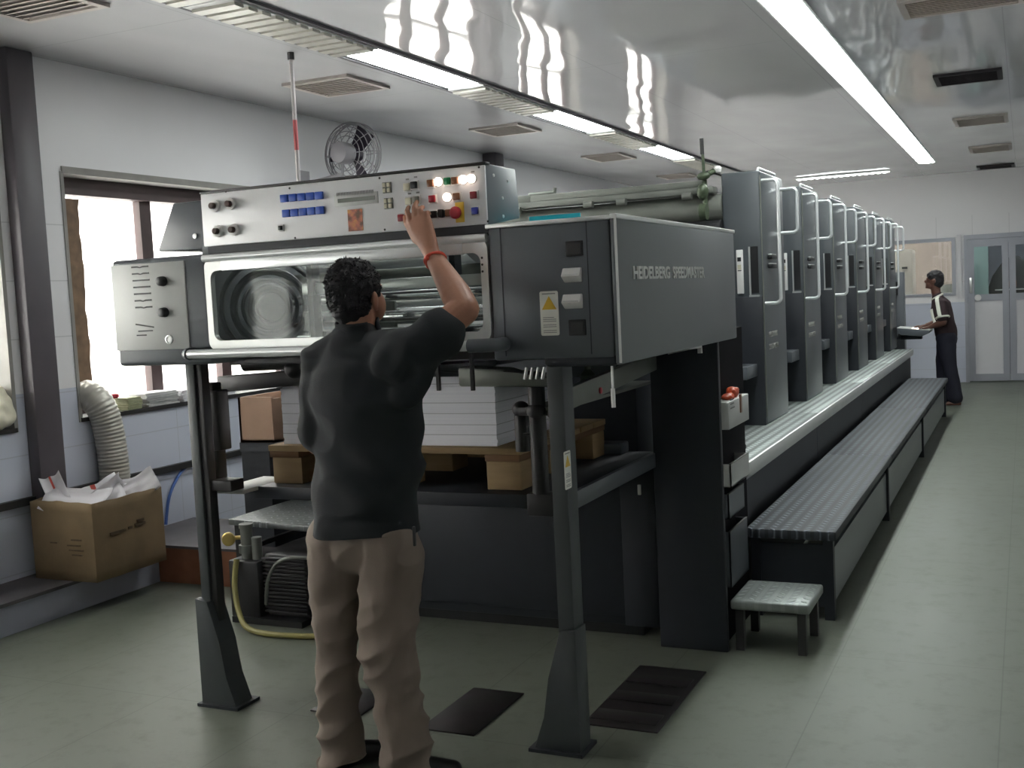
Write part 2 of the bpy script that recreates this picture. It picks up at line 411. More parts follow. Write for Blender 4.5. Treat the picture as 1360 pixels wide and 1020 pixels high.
def ubar(p, q, out, r=.03, n=5):
    """U-shaped rail from p to q standing off by vector out, with rounded corners"""
    p = Vector(p); q = Vector(q); out = Vector(out); d = (q-p).normalized(); o = out.normalized(); L = out.length
    a = [p]+[p+o*(L-r)+o*(r*math.sin(t))+d*(r-r*math.cos(t)) for t in [PI/2*i/n for i in range(n+1)]]
    b = [q+o*(L-r)+o*(r*math.sin(t))-d*(r-r*math.cos(t)) for t in [PI/2*i/n for i in range(n, -1, -1)]]+[q]
    return a+b
def rrect(c, w, h, r, ux, uy, n=5):
    c = Vector(c); ux = Vector(ux); uy = Vector(uy); out = []
    for sx, sy, a in ((1, 1, 0), (-1, 1, PI/2), (-1, -1, PI), (1, -1, 3*PI/2)):
        for i in range(n+1):
            t = a+PI/2*i/n
            out.append(c+ux*(sx*(w/2-r)+r*math.cos(t))+uy*(sy*(h/2-r)+r*math.sin(t)))
    return out
XA, YA, ZA = Vector((1, 0, 0)), Vector((0, 1, 0)), Vector((0, 0, 1))
# ------------------------------------------------------------------ the room
WL, WR, WB, WF, CZ = -4.95, 1.15, -2.2, 17.3, 3.0
MB().box((WL-.3, WB-.2, -.1), (WR+.2, 21.0, 0)).done('floor', 'floor', kind='structure')
B((WL-.3, WB-.2, CZ), (WR+.2, 21.0, CZ+.1), 'ceiling', 'ceil', kind='structure')
WINS = [(1.2, 4.31), (4.765, 7.0), (8.5, 10.6), (11.2, 13.2), (14.8, 16.8), (-1.5, .15)]
Z0, Z1 = .975, 2.385
w = MB(); T = .27
w.box((WL-T, WB-.2, 0), (WL, WF, Z0)); w.box((WL-T, WB-.2, Z1), (WL, WF, CZ))
ed = [WB-.2]+[v for p in sorted(WINS) for v in p]+[WF]
for i in range(0, len(ed), 2): w.box((WL-T, ed[i], Z0), (WL, ed[i+1], Z1))
w.done('wall_left', 'wallY', smooth=False, kind='structure')
B((WR, WB-.2, 0), (WR+.2, 21, CZ), 'wall_right', 'wallplain', kind='structure')
B((WL-T, WB-.2, 0), (WR, WB, CZ), 'wall_back', 'wallplain', kind='structure')
# far wall with a window and a double door
FW = (-2.0, -.905, 1.255, 2.085); FD = (-.785, .36, 0, 2.105)
f = MB(); f.box((WL-T, WF, 0), (FW[0], WF+.14, CZ)); f.box((FW[0], WF, 0), (FW[1], WF+.14, FW[2])); f.box((FW[0], WF, FW[3]), (FW[1], WF+.14, CZ))
f.box((FW[1], WF, 0), (FD[0], WF+.14, CZ)); f.box((FD[0], WF, FD[3]), (FD[1], WF+.14, CZ)); f.box((FD[1], WF, 0), (WR, WF+.14, CZ))
f.done('wall_far', 'wallX', smooth=False, kind='structure')
B((WL, 20.8, 0), (-.83, 21, CZ), 'wall_office', 'brownwall', kind='structure'); B((-.83, 20.8, 0), (WR, 21, CZ), 'wall_workshop', 'bluewall', kind='structure')
B((-.83, WF+.14, 0), (-.79, 20.8, CZ), 'wall_partition', 'wallplain', kind='structure')
# left windows: steel frame, mullions, panes
for i, (a, b) in enumerate(WINS):
    fr = MB(); x0, x1 = WL-.24, WL-.19
    fr.box((x0, a, Z0), (x1, a+.05, Z1)); fr.box((x0, b-.05, Z0), (x1, b, Z1)); fr.box((x0, a+.05, Z0), (x1, b-.05, Z0+.05)); fr.box((x0, a+.05, Z1-.11), (x1+.06, b-.05, Z1-.001))
    n = 2 if i < 2 or i == 5 else 3; ms = [a+(b-a)*k/n for k in range(1, n)]
    if i == 1: ms = [5.62, 6.32]
    if i == 0: ms = [2.2, 3.25]
    for y in ms: fr.box((x0-.002, y-.05, Z0+.001), (x1+.003, y+.05, Z1-.002))
    if i > 1: fr.box((x0, a, 1.78), (x1, b, 1.84))
    wf = fr.done('window_%d' % (i+1), 'winframe', smooth=False, kind='structure')
    pane = MB(); pane.box((WL-.222, a+.05, Z0+.05), (WL-.216, b-.05, Z1-.11)); pane.done('pane', 'glass', wf, smooth=False)
    s = MB(); s.box((WL-.19, a, Z0-.02), (WL+.015, b, Z0+.004)); s.done('sill', 'darkmetal', wf, smooth=False)
    if i == 1:
        r = MB(); ya = PX(86, 300, WL-.14).y; yb = PX(103, 300, WL-.14).y; zs = [1.05+k*.05 for k in range(25)]
        r.prism([(WL-.16, ya, zs[0]), (WL-.16, ya, zs[-1])]+[(WL-.16, yb+.022*noise.noise((z*9, 1, 2))+.10*max(0, 1.13-z), z) for z in zs[::-1]], (.04, 0, 0))
        r.done('jamb_strip', 'reveal', wf, smooth=False)
    lin = MB(); lin.box((WL-.18, a, Z1-.012), (WL+.012, b, Z1+.028)); lin.box((WL-.18, a-.012, Z0-.02), (WL+.006, a+.012, Z1))
    lin.box((WL-.18, b-.012, Z0-.02), (WL+.006, b+.012, Z1)); lin.done('reveal_edge', 'plaster', wf, smooth=False)
# outside
B((-14.2, -8, -.6), (-14, 30, 9), 'exterior_wall', 'outside', kind='structure')
B((-14, -8, -.7), (WL-T, 30, -.6), 'exterior_ground', 'outground', kind='structure')
# kerb along the left wall and the tiled plinth across it
B((WL, WB, 0), (-4.6, 4.93, .15), 'kerb', 'kerbside', kind='structure')
B((WL, WB, .15), (-4.585, 4.93, .168), 'kerb_top', 'kerbtop', kind='structure')
B((WL, 4.93, 0), (-3.5, 5.65, .205), 'plinth', 'terracotta', kind='structure')
B((WL, 4.92, .205), (-3.49, 5.65, .22), 'plinth_top', 'kerbtop', kind='structure')
# conduit rail on the wall
t = MB(); t.box((WL, 1.0, .555), (WL+.035, 16.5, .595)); t.done('trim_1', 'darkmetal', kind='structure')
# columns
for x0, x1, y0, y1, nm in ((-4.95, -4.865, 4.375, 4.555, 'column_near'), (-4.95, -4.80, 10.25, 10.45, 'column_far')):
    c = MB(); c.box((x0, y0, .168 if y0 < 5 else 0), (x1, y1, CZ), .012)
    c.done(nm, 'column', kind='structure')

# ceiling lights
def striplight(x, y, L, wd, lit, label, group, name='ceiling_light'):
    e = empty(name, (x, y+L/2, CZ-.06), label, 'light', group)
    h = MB(); h.prism([(x-wd/2-.012, y, CZ-.008), (x+wd/2+.012, y, CZ-.008), (x+wd/2+.012, y, CZ), (x-wd/2-.012, y, CZ)], (0, L, 0)); h.done('fitting', 'louvre', e)
    d = MB()
    d.tube([(x, y+.012, CZ-.008), (x, y+L-.012, CZ-.008)], [(wd/2, .009)]*2, 20, ref=(1, 0, 0))
    d.done('diffuser', lit, e)
    return e
k = 0
for i in range(9):
    y = 3.35+i*1.333
    nm = ['ninth', 'eighth', 'seventh', 'sixth', 'fifth', 'fourth', 'third', 'second', 'first'][i]
    lb = {8: 'lit fluorescent light at the far end of the continuous bright ceiling strip', }.get(i, 'lit fluorescent light in the bright ceiling strip, %s one counted from its far end' % nm)
    striplight(-1.122, y, 1.328, .19, 'tube', lb, 'fluorescent lights of the continuous strip')
# left line: recessed channel with lit and unlit fittings
ch = MB()
for x in (-3.60, -3.29): ch.box((x-.012, 1.6, CZ-.016), (x+.012, 16.6, CZ))
ch.done('trim_2', 'kerbtop', kind='structure')
for i in range(9):
    y = 1.60+i*1.333; lit = i in (3, 5, 7)
    if lit:
        lb = {3: 'lit long ceiling light in the left line above the grey console', 5: 'lit ceiling light in the left line, middle of the three glowing ones', 7: 'lit ceiling light in the left line, smallest and farthest of the three glowing ones'}[i]
        striplight(-3.445, y, 1.3, .235, 'tube2', lb, 'lit lights in the left ceiling line')
    else:
        names = {0: 'first of the line', 1: 'second of the line', 2: 'nearest the camera', 4: 'between the long lit and middle lit ones', 6: 'between the middle and the farthest lit light', 8: 'beyond the farthest lit light'}
        e = empty('louvre_light', (-3.445, y+.65, CZ-.03), 'unlit louvred light in the left ceiling line, '+names[i], 'light', 'unlit lights in the left ceiling line')
        h = MB(); h.box((-3.58, y, CZ-.02), (-3.31, y+1.3, CZ)); h.done('fitting', 'louvre', e)
        lv = MB()
        for q in range(12): lv.box((-3.57, y+.05+q*.105, CZ-.035), (-3.32, y+.12+q*.105, CZ-.02))
        lv.done('louvre', 'unlit', e)
# far crosswise light with scalloped reflector
e = empty('louvre_light', (-2.27, 16.0, CZ-.06), 'crosswise lit light with a row of scalloped louvres near the far wall', 'light')
B((-2.9, 15.93, CZ-.012), (-1.64, 16.07, CZ), 'fitting', 'louvre', e)
sc = MB()
for i in range(15): sc.ball((-2.84+i*.081, 16.0, CZ-.022), .036, .045, .018, u=12, v=8)
sc.tube([(-2.88, 16, CZ-.022), (-1.64, 16, CZ-.022)], .009, 8)
sc.done('diffuser', 'tube3', e)
# ceiling vents
for i, (x0, x1, y0, y1, mt, lb) in enumerate([
        (-4.36, -3.85, 3.55, 4.08, 'vent', 'square cream ceiling vent at the top left corner above the steel column'),
        (-4.36, -3.86, 6.10, 6.63, 'vent', 'square cream ceiling vent beside the hanging rod'),
        (-4.30, -3.84, 8.67, 9.19, 'vent', 'square cream ceiling vent above and beyond the wall fan'),
        (-4.26, -3.83, 11.22, 11.80, 'vent', 'square cream ceiling vent nearest the farthest lit left light'),
        (-4.26, -3.83, 13.9, 14.4, 'vent', 'farthest square cream ceiling vent behind the press tops'),
        (-.595, .02, 6.32, 6.75, 'vent', 'pale ceiling vent at the top right edge of the room'),
        (-.592, -.132, 8.80, 9.26, 'ventdark', 'large dark open ceiling vent right of the bright strip'),
        (-.598, -.128, 11.32, 11.92, 'vent', 'pale ceiling vent between the two dark ones, the nearer'),
        (-.575, -.12, 13.97, 14.63, 'vent', 'pale ceiling vent between the two dark ones, the farther'),
        (-.58, -.115, 16.55, 17.0, 'ventdark', 'small dark ceiling vent near the far door')]):
    e = empty('ceiling_vent', ((x0+x1)/2, (y0+y1)/2, CZ-.02), lb, 'vent', 'ceiling vents')
    fr = MB(); r = .035
    fr.box((x0, y0, CZ-.018), (x1, y0+r, CZ)); fr.box((x0, y1-r, CZ-.018), (x1, y1, CZ)); fr.box((x0, y0+r, CZ-.018), (x0+r, y1-r, CZ)); fr.box((x1-r, y0+r, CZ-.018), (x1, y1-r, CZ))
    fr.done('frame', 'vent' if mt == 'vent' else 'ventdark', e)
    g = MB()
    n = 9
    for q in range(n):
        y = y0+r+(y1-y0-2*r)*(q+.5)/n
        g.prism([(x0+r, y-.012, CZ-.014), (x0+r, y+.016, CZ-.004), (x0+r, y+.019, CZ-.008), (x0+r, y-.009, CZ-.018)], (x1-x0-2*r, 0, 0))
    g.box((x0+r, y0+r, CZ-.003), (x1-r, y1-r, CZ))
    g.done('grille', mt, e)
# hanging rod
e = empty('hanging_rod', (-3.79, 5.41, 1.9), 'thin pale rod with a red band hanging from the ceiling above the console', 'rod')
MB().cyl((-3.79, 5.41, 2.99), (-3.79, 5.41, 1.9), .012).done('rod', 'paleplastic', e)
MB().cyl((-3.79, 5.41, 2.62), (-3.79, 5.41, 2.45), .0128).done('band', 'redrod', e)
MB().cyl((-3.79, 5.41, 3.0), (-3.79, 5.41, 2.96), .02).done('socket', 'darkmetal', e)
# wall fan
fc = Vector((-4.62, 7.33, 2.685))
e = empty('wall_fan', fc, 'grey caged wall fan with dark blades high on the left wall', 'fan')
ax = Vector((.09, .995, 0)).normalized()
uu = ax.cross(ZA).normalized(); vv = uu.cross(ax)
cg = MB()
for R, h in ((.235, 0), (.232, -.05), (.20, -.075), (.165, -.09), (.13, -.097), (.2, .06), (.165, .075), (.13, .083), (.095, .088), (.06, .09), (.235, .03)):
    cg.torus(fc+ax*h, R, .0035 if R < .23 else .006, ax, 44, 6)
for i in range(10):
    a = 2*PI*i/10; d = uu*math.cos(a)+vv*math.sin(a)
    cg.tube([fc+ax*.09+d*.05, fc+ax*.072+d*.17, fc+ax*.03+d*.235, fc-ax*.05+d*.232, fc-ax*.088+d*.17, fc-ax*.1+d*.06], .003, 6)
cg.done('cage', 'fangrey', e)
bl = MB()
for i in range(3):
    a = 2*PI*i/3+.9; d = uu*math.cos(a)+vv*math.sin(a); n = ax.cross(d)
    bl.grid(lambda p, q: fc+d*(.045+.165*p)+n*((q-.5)*(.07+.07*p))+ax*((q-.5)*.05+.004*math.sin(p*3)), 8, 5)
    bl.grid(lambda p, q: fc+d*(.045+.165*p)+n*((q-.5)*(.07+.07*p))+ax*((q-.5)*.05+.004*math.sin(p*3)-.004), 8, 5)
bl.done('blades', 'blade', e)
MB().lathe(fc+ax*.03, [(.0, -.05), (.055, -.045), (.06, 0), (.05, .03), (.0, .045)], ax).done('hub', 'blade', e)
MB().lathe(fc-ax*.20, [(.02, 0), (.075, .012), (.085, .06), (.08, .13), (.06, .15)], ax).done('motor', 'fangrey', e)
br = MB(); br.tube([fc-ax*.14-ZA*.06, fc-ax*.15-ZA*.16, Vector((WL+.05, fc.y-.18, fc.z-.2)), Vector((WL, fc.y-.2, fc.z-.2))], .016, 10); br.box((WL, fc.y-.26, fc.z-.29), (WL+.015, fc.y-.14, fc.z-.11)); br.done('bracket', 'fangrey', e)

# far wall joinery
e = MB(); X0, X1, A0, A1 = FW
for a, b in (((X0, WF-.02, A0), (X0+.05, WF+.1, A1)), ((X1-.05, WF-.02, A0), (X1, WF+.1, A1)), ((X0+.05, WF-.02, A1-.05), (X1-.05, WF+.1, A1)), ((X0+.05, WF-.02, A0), (X1-.05, WF+.1, A0+.04))): e.box(a, b)
e = e.done('window_7', 'alugrey', kind='structure', smooth=False)
B((X0+.05, WF+.04, A0+.04), (X1-.05, WF+.046, A1-.05), 'pane', 'glass', e)
B((-.885, WF-.03, 1.21), (-.825, WF, 2.12), 'trim_3', 'doorpanel', kind='structure')
B((-.79, WF-.045, 2.04), (.36, WF+.1, 2.105), 'trim_4', 'alugrey', kind='structure')
B((-.79, WF-.045, 0), (-.745, WF+.1, 2.04), 'trim_5', 'alugrey', kind='structure')
for i, (a, b) in enumerate(((-.745, -.21), (-.205, .33))):
    d = MB(); s_ = .085
    for p, q in (((a, WF-.03, .02), (a+s_, WF+.02, 2.035)), ((b-s_, WF-.03, .02), (b, WF+.02, 2.035)), ((a+s_, WF-.03, 1.93), (b-s_, WF+.02, 2.035)), ((a+s_, WF-.03, 1.16), (b-s_, WF+.02, 1.255)), ((a+s_, WF-.03, .02), (b-s_, WF+.02, .12))): d.box(p, q)
    d = d.done('door_%d' % (i+1), 'alugrey', smooth=False, kind='structure')
    B((a+s_, WF-.012, .12), (b-s_, WF-.004, 1.16), 'lower_panel', 'doorpanel', d)
    B((a+s_, WF-.005, 1.255), (b-s_, WF+.002, 1.93), 'pane', 'glass', d)
    if i == 0:
        MB().lathe((a+.13, WF-.03, 1.21), [(.045, 0), (.045, -.012), (.02, -.02)], YA).done('lock', 'white', d)
        lk = MB(); lk.box((a+.02, WF-.05, 1.28), (a+.06, WF-.03, 1.50), .004); lk.done('bolt', 'alu', d)
# things seen beyond the glass, and unseen light panels added to brighten them
for x0, x1, lb in ((-.6, .5, 'unseen light panel added to brighten the room beyond the far door'), (-1.9, -1.5, 'unseen light panel added to brighten the room behind the far office window')):
    e = empty('added_office_light', ((x0+x1)/2, 17.75, CZ-.02), lb, 'light')
    B((x0, 17.5, CZ-.012), (x1, 18.0, CZ), 'fitting', 'louvre', e); B((x0+.03, 17.53, CZ-.02), (x1-.03, 17.97, CZ-.012), 'diffuser', 'officefill', e)
B((-.78, 18.2, 0), (-.50, 18.26, 2.5), 'wall_screen', 'frosted', kind='structure')
e = empty('office_machine', (-.30, 18.9, 0), 'dark rounded machine behind the far door glass', 'machine')
o = MB(); o.prism([(-.56, 18.6, 0), (.25, 18.6, 0), (.25, 18.6, 1.45), (-.1, 18.6, 1.80), (-.28, 18.6, 1.76), (-.46, 18.6, 1.5), (-.56, 18.6, 1.2)], (0, .6, 0), .03); o.done('cover', 'black', e)
B((-.30, 18.55, 1.33), (-.12, 18.6, 1.42), 'tray', 'brown', e); B((-.42, 18.52, 1.28), (.2, 18.6, 1.3), 'shelf', 'alu', e)
e = empty('beige_cabinet', (-1.95, 18.4, 0), 'beige cabinet seen through the far office window', 'cabinet')
B((-2.4, 18.2, 0), (-1.56, 18.7, 1.98), 'body', 'beige', e, .04); B((-1.72, 18.18, 1.68), (-1.64, 18.2, 1.71), 'handle', 'black', e)
B((-1.35, 19.2, 0), (-.95, 20, 1.4), 'office_cabinet', 'steelgrey', None, .02, label='low grey cabinet at the right behind the far office window', cat='cabinet')
# ------------------------------------------------------------------ delivery end of the press
FY = 3.27
def fz(px, py, y=FY): return PY(px, py, y)
D = empty('delivery_unit', (-2.15, 3.9, 0), 'dark grey delivery end of the press on two legs, with guard window and silver lettering', 'printing press')
# front cover box and side panel
c = MB(); c.box((-1.575, FY, 1.345), (-1.158, 4.78, 1.775), .012); c = c.done('cover', 'press', D)
s = MB(); s.box((-1.4, FY+.002, 1.32), (-1.155, FY+.5, 1.36), .015); s.done('lower_lip', 'press_dark', c)
for x in (-1.53, -1.235):
    B((x, FY-.0012, 1.36), (x+.003, FY+.002, 1.772), 'seam', 'press_dark', c)
tr = MB(); tr.box((-1.58, FY-.006, 1.772), (-1.15, FY+.02, 1.786), .003); tr.box((-1.155, FY-.006, 1.774), (-1.131, 4.80, 1.789), .003); tr.done('trim', 'alu', c)
sp = MB(); sp.prism([(-1.155, FY-.004, 1.325), (-1.155, 4.80, 1.325), (-1.155, 4.80, 1.787), (-1.155, FY-.004, 1.787)], (.018, 0, 0), .006); sp = sp.done('side_panel', 'panel_sidelit', D)
B((-1.141, FY-.007, 1.33), (-1.134, FY-.001, 1.785), 'edge_trim', 'alu', sp)
for body, px, L in (('HEIDELBERG', 840, None), ('SPEEDMASTER', 893, None)):
    p = PX(px, 361, -1.1365); mw = Matrix(((0, 0, 1, -1.1365), (1, 0, 0, p.y), (0, 1, 0, 1.589), (0, 0, 0, 1)))
    tx = MB(); tx.text(body, mw, .056, .003, 1.30 if px < 850 else 1.20, .0018); tx.done('lettering', 'letter', sp, smooth=False)
# switches, sockets and sticker on the front cover
for (x0, y0, x1, y1) in ((752, 319, 774, 341), (756, 424, 778, 446)):
    a = fz(x0, y1); b = fz(x1, y0); f = MB(); f.box((a.x, FY-.004, a.z), (b.x, FY+.01, b.z), .003); f = f.done('socket', 'black', D)
    B((a.x+.008, FY-.006, a.z+.008), (b.x-.008, FY, b.z-.008), 'insert', 'darkmetal', f)
for (x0, y0, x1, y1) in ((749.5, 355, 773, 376), (750, 390, 774, 411)):
    a = fz(x0, y1); b = fz(x1, y0); zm = a.z+(b.z-a.z)*.45
    f = MB(); f.prism([(a.x, FY, a.z), (a.x, FY-.030, zm), (a.x, FY-.012, b.z), (a.x, FY, b.z)], (b.x-a.x, 0, 0), .003); f = f.done('rocker_switch', 'white', D)
    B((a.x+.006, FY-.031, zm+.002), (b.x-.006, FY-.026, zm+.006), 'groove', 'louvre', f)
def sticker(par, c, w, h, ux, nrm, nm='warning_sticker'):
    c = Vector(c); ux = Vector(ux); nrm = Vector(nrm)
    st = MB(); st.prism(rrect(c, w, h, .006, ux, ZA), nrm*.002); st = st.done(nm, 'sticker', par)
    t = MB(); tc = c+ZA*(h*.22); r = w*.40
    t.prism([tc+ux*(-r)-ZA*r*.75, tc+ux*r-ZA*r*.75, tc+ZA*r*.95], nrm*.003, .001); t.done('triangle', 'yellow', st)
    m_ = MB()
    for k in range(9):
        z = -h*.10-k*h*.042; L = w*(.72 if k % 3 else .6)
        if k in (3, 6): continue
        m_.prism([c+ux*(-w*.36)+ZA*z, c+ux*(-w*.36+L)+ZA*z, c+ux*(-w*.36+L)+ZA*(z+h*.014), c+ux*(-w*.36)+ZA*(z+h*.014)], nrm*.0026)
    z = h*.43; m_.prism([c+ux*(-w*.36)+ZA*z, c+ux*(w*.36)+ZA*z, c+ux*(w*.36)+ZA*(z+h*.022), c+ux*(-w*.36)+ZA*(z+h*.022)], nrm*.0026)
    m_.done('print', 'ink', st)
a = fz(719.5, 446); b = fz(741, 386)
sticker(D, ((a.x+b.x)/2, FY-.001, (a.z+b.z)/2), b.x-a.x, b.z-a.z, XA, -YA)
# left control cabinet
a = fz(157.5, 487); b = fz(272, 337)
cab = MB(); cab.box((a.x, FY, a.z), (b.x, FY+.45, b.z), .016, 3); cab = cab.done('control_cabinet', 'press', D)
q = [fz(*p) for p in ((156.8, 351.7), (246, 346), (253, 463), (166, 466))]
fp = MB(); x0 = a.x+.004; x1 = q[1].x-.004; z0 = q[2].z; z1 = q[1].z
fp.box((x0, FY-.006, z0), (x1, FY+.005, z1), .002); fp = fp.done('faceplate', 'plate2', cab)
sl = MB()
def slot(f, *a):
    m_ = MB(); getattr(m_, f)(*a); m_.done('slot', 'black', fp, smooth=False)
for i in range(7):
    p = fz(174.5+i*.9, 355.2+i*8.9, FY-.006); L = .083
    if i in (0, 1, 5, 6): slot('prism', [(p.x, FY-.0075, p.z-.003), (p.x+.028, FY-.0075, p.z-.003), (p.x+.041, FY-.0075, p.z-.005), (p.x+.055, FY-.0075, p.z-.003), (p.x+L, FY-.0075, p.z-.003), (p.x+L, FY-.0075, p.z+.003), (p.x+.055, FY-.0075, p.z+.003), (p.x+.041, FY-.0075, p.z-.001), (p.x+.028, FY-.0075, p.z+.003), (p.x, FY-.0075, p.z+.003)], (0, .0025, 0))
    else: slot('box', (p.x, FY-.0075, p.z-.003), (p.x+L, FY-.005, p.z+.003))
for (x0_, y0_, x1_, y1_) in ((180.5, 430.8, 204.5, 434.5), (184, 440, 203, 439), (182, 445.5, 195, 445)):
    p = fz(x0_, y0_, FY-.006); r = fz(x1_, y1_, FY-.006); slot('prism', [p-ZA*.0025, r-ZA*.0025, r+ZA*.0025, p+ZA*.0025], (0, -.002, 0))
for px, py in ((217.3, 373.5), (219.7, 414.8)):
    p = fz(px, py, FY-.006); MB().lathe(p, [(.018, 0), (.019, .006), (.017, .024), (.012, .027)], -YA).done('knob', 'black', fp)
p = fz(225, 451, FY-.006); MB().lathe(p, [(.017, 0), (.017, .004), (.012, .005), (.011, .001)], -YA).done('lock', 'alu', fp)
# wedge housing left of the console
pts = [fz(*k, FY+.08) for k in ((300, 262), (229, 270), (209, 334), (300, 332))]
wd = MB(); wd.prism(pts, (0, .35, 0), .008); wd = wd.done('wedge_housing', 'press', D)
p = fz(259.5, 313.5, FY+.078); MB().lathe(p, [(.010, 0), (.010, .004), (.004, .005)], -YA, 16).done('bolt', 'alu', wd)
# guard window
gx0, gx1, gz0, gz1 = fz(275, 400).x, fz(651, 400).x, fz(400, 461).z, fz(460, 331).z
outer = rrect(((gx0+gx1)/2, FY, (gz0+gz1)/2), gx1-gx0, gz1-gz0, .03, XA, ZA); inner = rrect(((gx0+gx1)/2, FY, (gz0+gz1)/2-.005), gx1-gx0-.052, gz1-gz0-.075, .03, XA, ZA)
g = MB(); n = len(outer); R = []
for pl, y in ((outer, -.004), (outer, .02), (inner, .02), (inner, -.004)): R.append([g.bm.verts.new(p+YA*y) for p in pl])
for A_, B_ in zip(R, R[1:]+R[:1]):
    for i in range(n): g.bm.faces.new((A_[i], A_[(i+1) % n], B_[(i+1) % n], B_[i]))
gw = g.done('guard_window', 'alu', D)
MB().prism([p+YA*.006 for p in inner], (0, .005, 0)).done('pane', 'guard', gw)
rl = MB(); rl.tube([(gx0, FY-.004, gz1+.004), (gx1, FY-.004, gz1+.004)], .014, 12); rl.box((gx0+.08, FY-.008, gz1-.045), (gx1-.09, FY+.01, gz1-.008), .003); rl.done('top_rail', 'rail', gw)
for k in range(3): MB().lathe((gx1-.02, FY-.004, gz1-.06-.022*k), [(.004, 0), (.003, .002)], -YA, 10).done('screw', 'darkmetal', gw)
# interior seen through the window
it = MB(); it.box((gx0-.02, 4.35, 1.2), (gx1+.02, 4.4, 1.80)); it.box((gx0-.04, FY+.04, 1.36), (gx0-.01, 4.4, 1.80)); it.box((gx0, FY+.3, 1.33), (gx1, 4.4, 1.36)); it.done('inner_shell', 'press', D)
for (z, y, r, mt) in ((1.44, 3.50, .022, 'chrome'), (1.50, 3.62, .030, 'chrome'), (1.575, 3.55, .018, 'chrome'), (1.42, 3.85, .05, 'chrome'), (1.66, 3.75, .022, 'steelgrey'), (1.54, 3.95, .03, 'alu'), (1.72, 4.1, .03, 'alu')):
    MB().cyl((gx0, y, z), (gx1, y, z), r).done('roller', mt, D)
B((gx0+.3, 3.44, 1.595), (gx1-.01, 3.46, 1.635), 'cross_bar', 'alu', D, .004)
wh = MB(); wc = Vector((gx0+.17, 3.42, 1.555))
for r_, k_ in ((.18, .010), (.135, .014), (.10, .008), (.07, .016)): wh.torus(wc, r_, k_, (.8, -.75, 0))
wh.lathe(wc, [(.05, -.02), (.05, .03), (.02, .04)], (.8, -.75, 0)); wh.done('sprocket', 'press', D)
for x in (gx0+.34, gx0+.56, gx0+.93): B((x, 3.42, 1.37), (x+.022, 3.47, 1.80), 'guide_strip', 'press_dark', D)
B((gx0+.255, 3.50, 1.37), (gx0+.33, 3.52, 1.53), 'wash_plate', 'plate2', D); B((gx0+.36, 3.6, 1.40), (gx0+.60, 3.62, 1.56), 'wash_plate', 'steelgrey', D, .01)
ms = MB(); ms.prism([(gx0+.80, 3.7, 1.77), (gx1-.02, 3.7, 1.77), (gx1-.02, 4.1, 1.60), (gx0+.80, 4.1, 1.60)], (0, .01, .01)); ms.done('deflector', 'panel', D)
# handrail
bz = fz(400, 466, FY-.06).z
xl, xr = fz(243, 470, FY-.06).x, fz(660, 462, FY-.06).x
rail = ubar((xl, FY+.02, bz), (xr, FY+.02, bz), (0, -.085, 0), .05)
hr = MB(); hr.tube(rail, .017, 14); hr = hr.done('handrail', 'rail', D)
sv = MB(); xs = fz(624, 463, FY-.06).x; sv.tube([(xs, FY-.065, bz), (xr-.05, FY-.065, bz)]+rail[-6:], .0225, 14); sv.done('sleeve', 'press', hr)
sv = MB(); sv.tube(rail[:6], .0225, 14); sv.done('sleeve', 'press', hr)
# legs with flared gussets
for sgn, x0, x1 in ((1, -2.968, -2.925), (-1, -1.446, -1.388)):
    L = MB(); L.box((x0, 3.40, .006), (x1, 3.46 if sgn > 0 else 3.49, 1.36), .004); L = L.done('leg', 'legpaint', D)
    if sgn > 0: B((x1, 3.41, .006), (x1+.028, 3.455, 1.36), 'channel', 'darkmetal', L, .003)
    gx = x0-.012 if sgn > 0 else x1+.012
    P_ = [(gx, 3.375, .004), (gx+sgn*.172, 3.375, .004), (gx+sgn*.125, 3.375, .12), (gx+sgn*.105, 3.375, .26), (gx+sgn*.058, 3.375, .42), (gx, 3.375, .43)]
    gm = MB(); gm.prism(P_, (0, .10, 0), .003); gm.done('gusset', 'legpaint', L)
    fb = MB(); a_, b_ = sorted((gx-sgn*.012, gx+sgn*.185)); fb.box((a_, 3.36, 0), (b_, 3.50, .012)); fb.done('foot_plate', 'press_dark', L)
    if sgn < 0:
        a = PX(747.5, 653, x1+.003); b = PX(761, 596, x1+.003)
        sticker(L, (x1+.001, (a.y+b.y)/2+.0, (a.z+b.z)/2), .056, b.z-a.z, YA, XA)
# dark guide tube beside the left leg, post beside the right one
gt = MB(); gt.box((-2.985, 3.50, .86), (-2.925, 3.56, 1.27), .008); gt.box((-2.95, 3.49, 1.0), (-2.895, 3.56, 1.24), .006); gt.done('guide_column', 'darkmetal', D)
pc = MB(); pc.cyl((-1.555, 3.56, .80), (-1.555, 3.56, 1.235), .030); pc.cyl((-1.635, 3.60, 1.0), (-1.635, 3.60, 1.13), .026); pc.ball((-1.635, 3.6, 1.15), .032, .03, .03); pc.ball((-1.555, 3.55, 1.15), .035, .03, .03); pc.ball((-1.49, 3.56, 1.14), .026)
pc.box((-1.635, 3.57, 1.13), (-1.5, 3.60, 1.16), .004); pc.box((-1.62, 3.575, 1.06), (-1.56, 3.585, 1.068)); pc.box((-1.60, 3.53, .78), (-1.50, 3.6, .86), .006); pc.done('jogger_post', 'darkmetal', D)
jb = MB(); jb.prism([(-1.84, 3.52, 1.24), (-1.48, 3.52, 1.235), (-1.44, 3.52, 1.27), (-1.6, 3.52, 1.275), (-1.66, 3.52, 1.30), (-1.84, 3.52, 1.31)], (0, .10, 0), .01); jb.done('jogger_bracket', 'steelgrey', D)
for k in range(4): MB().cyl((-1.57+k*.022, 3.5, 1.265), (-1.56+k*.022, 3.5, 1.305), .006).done('spring', 'alu', D)
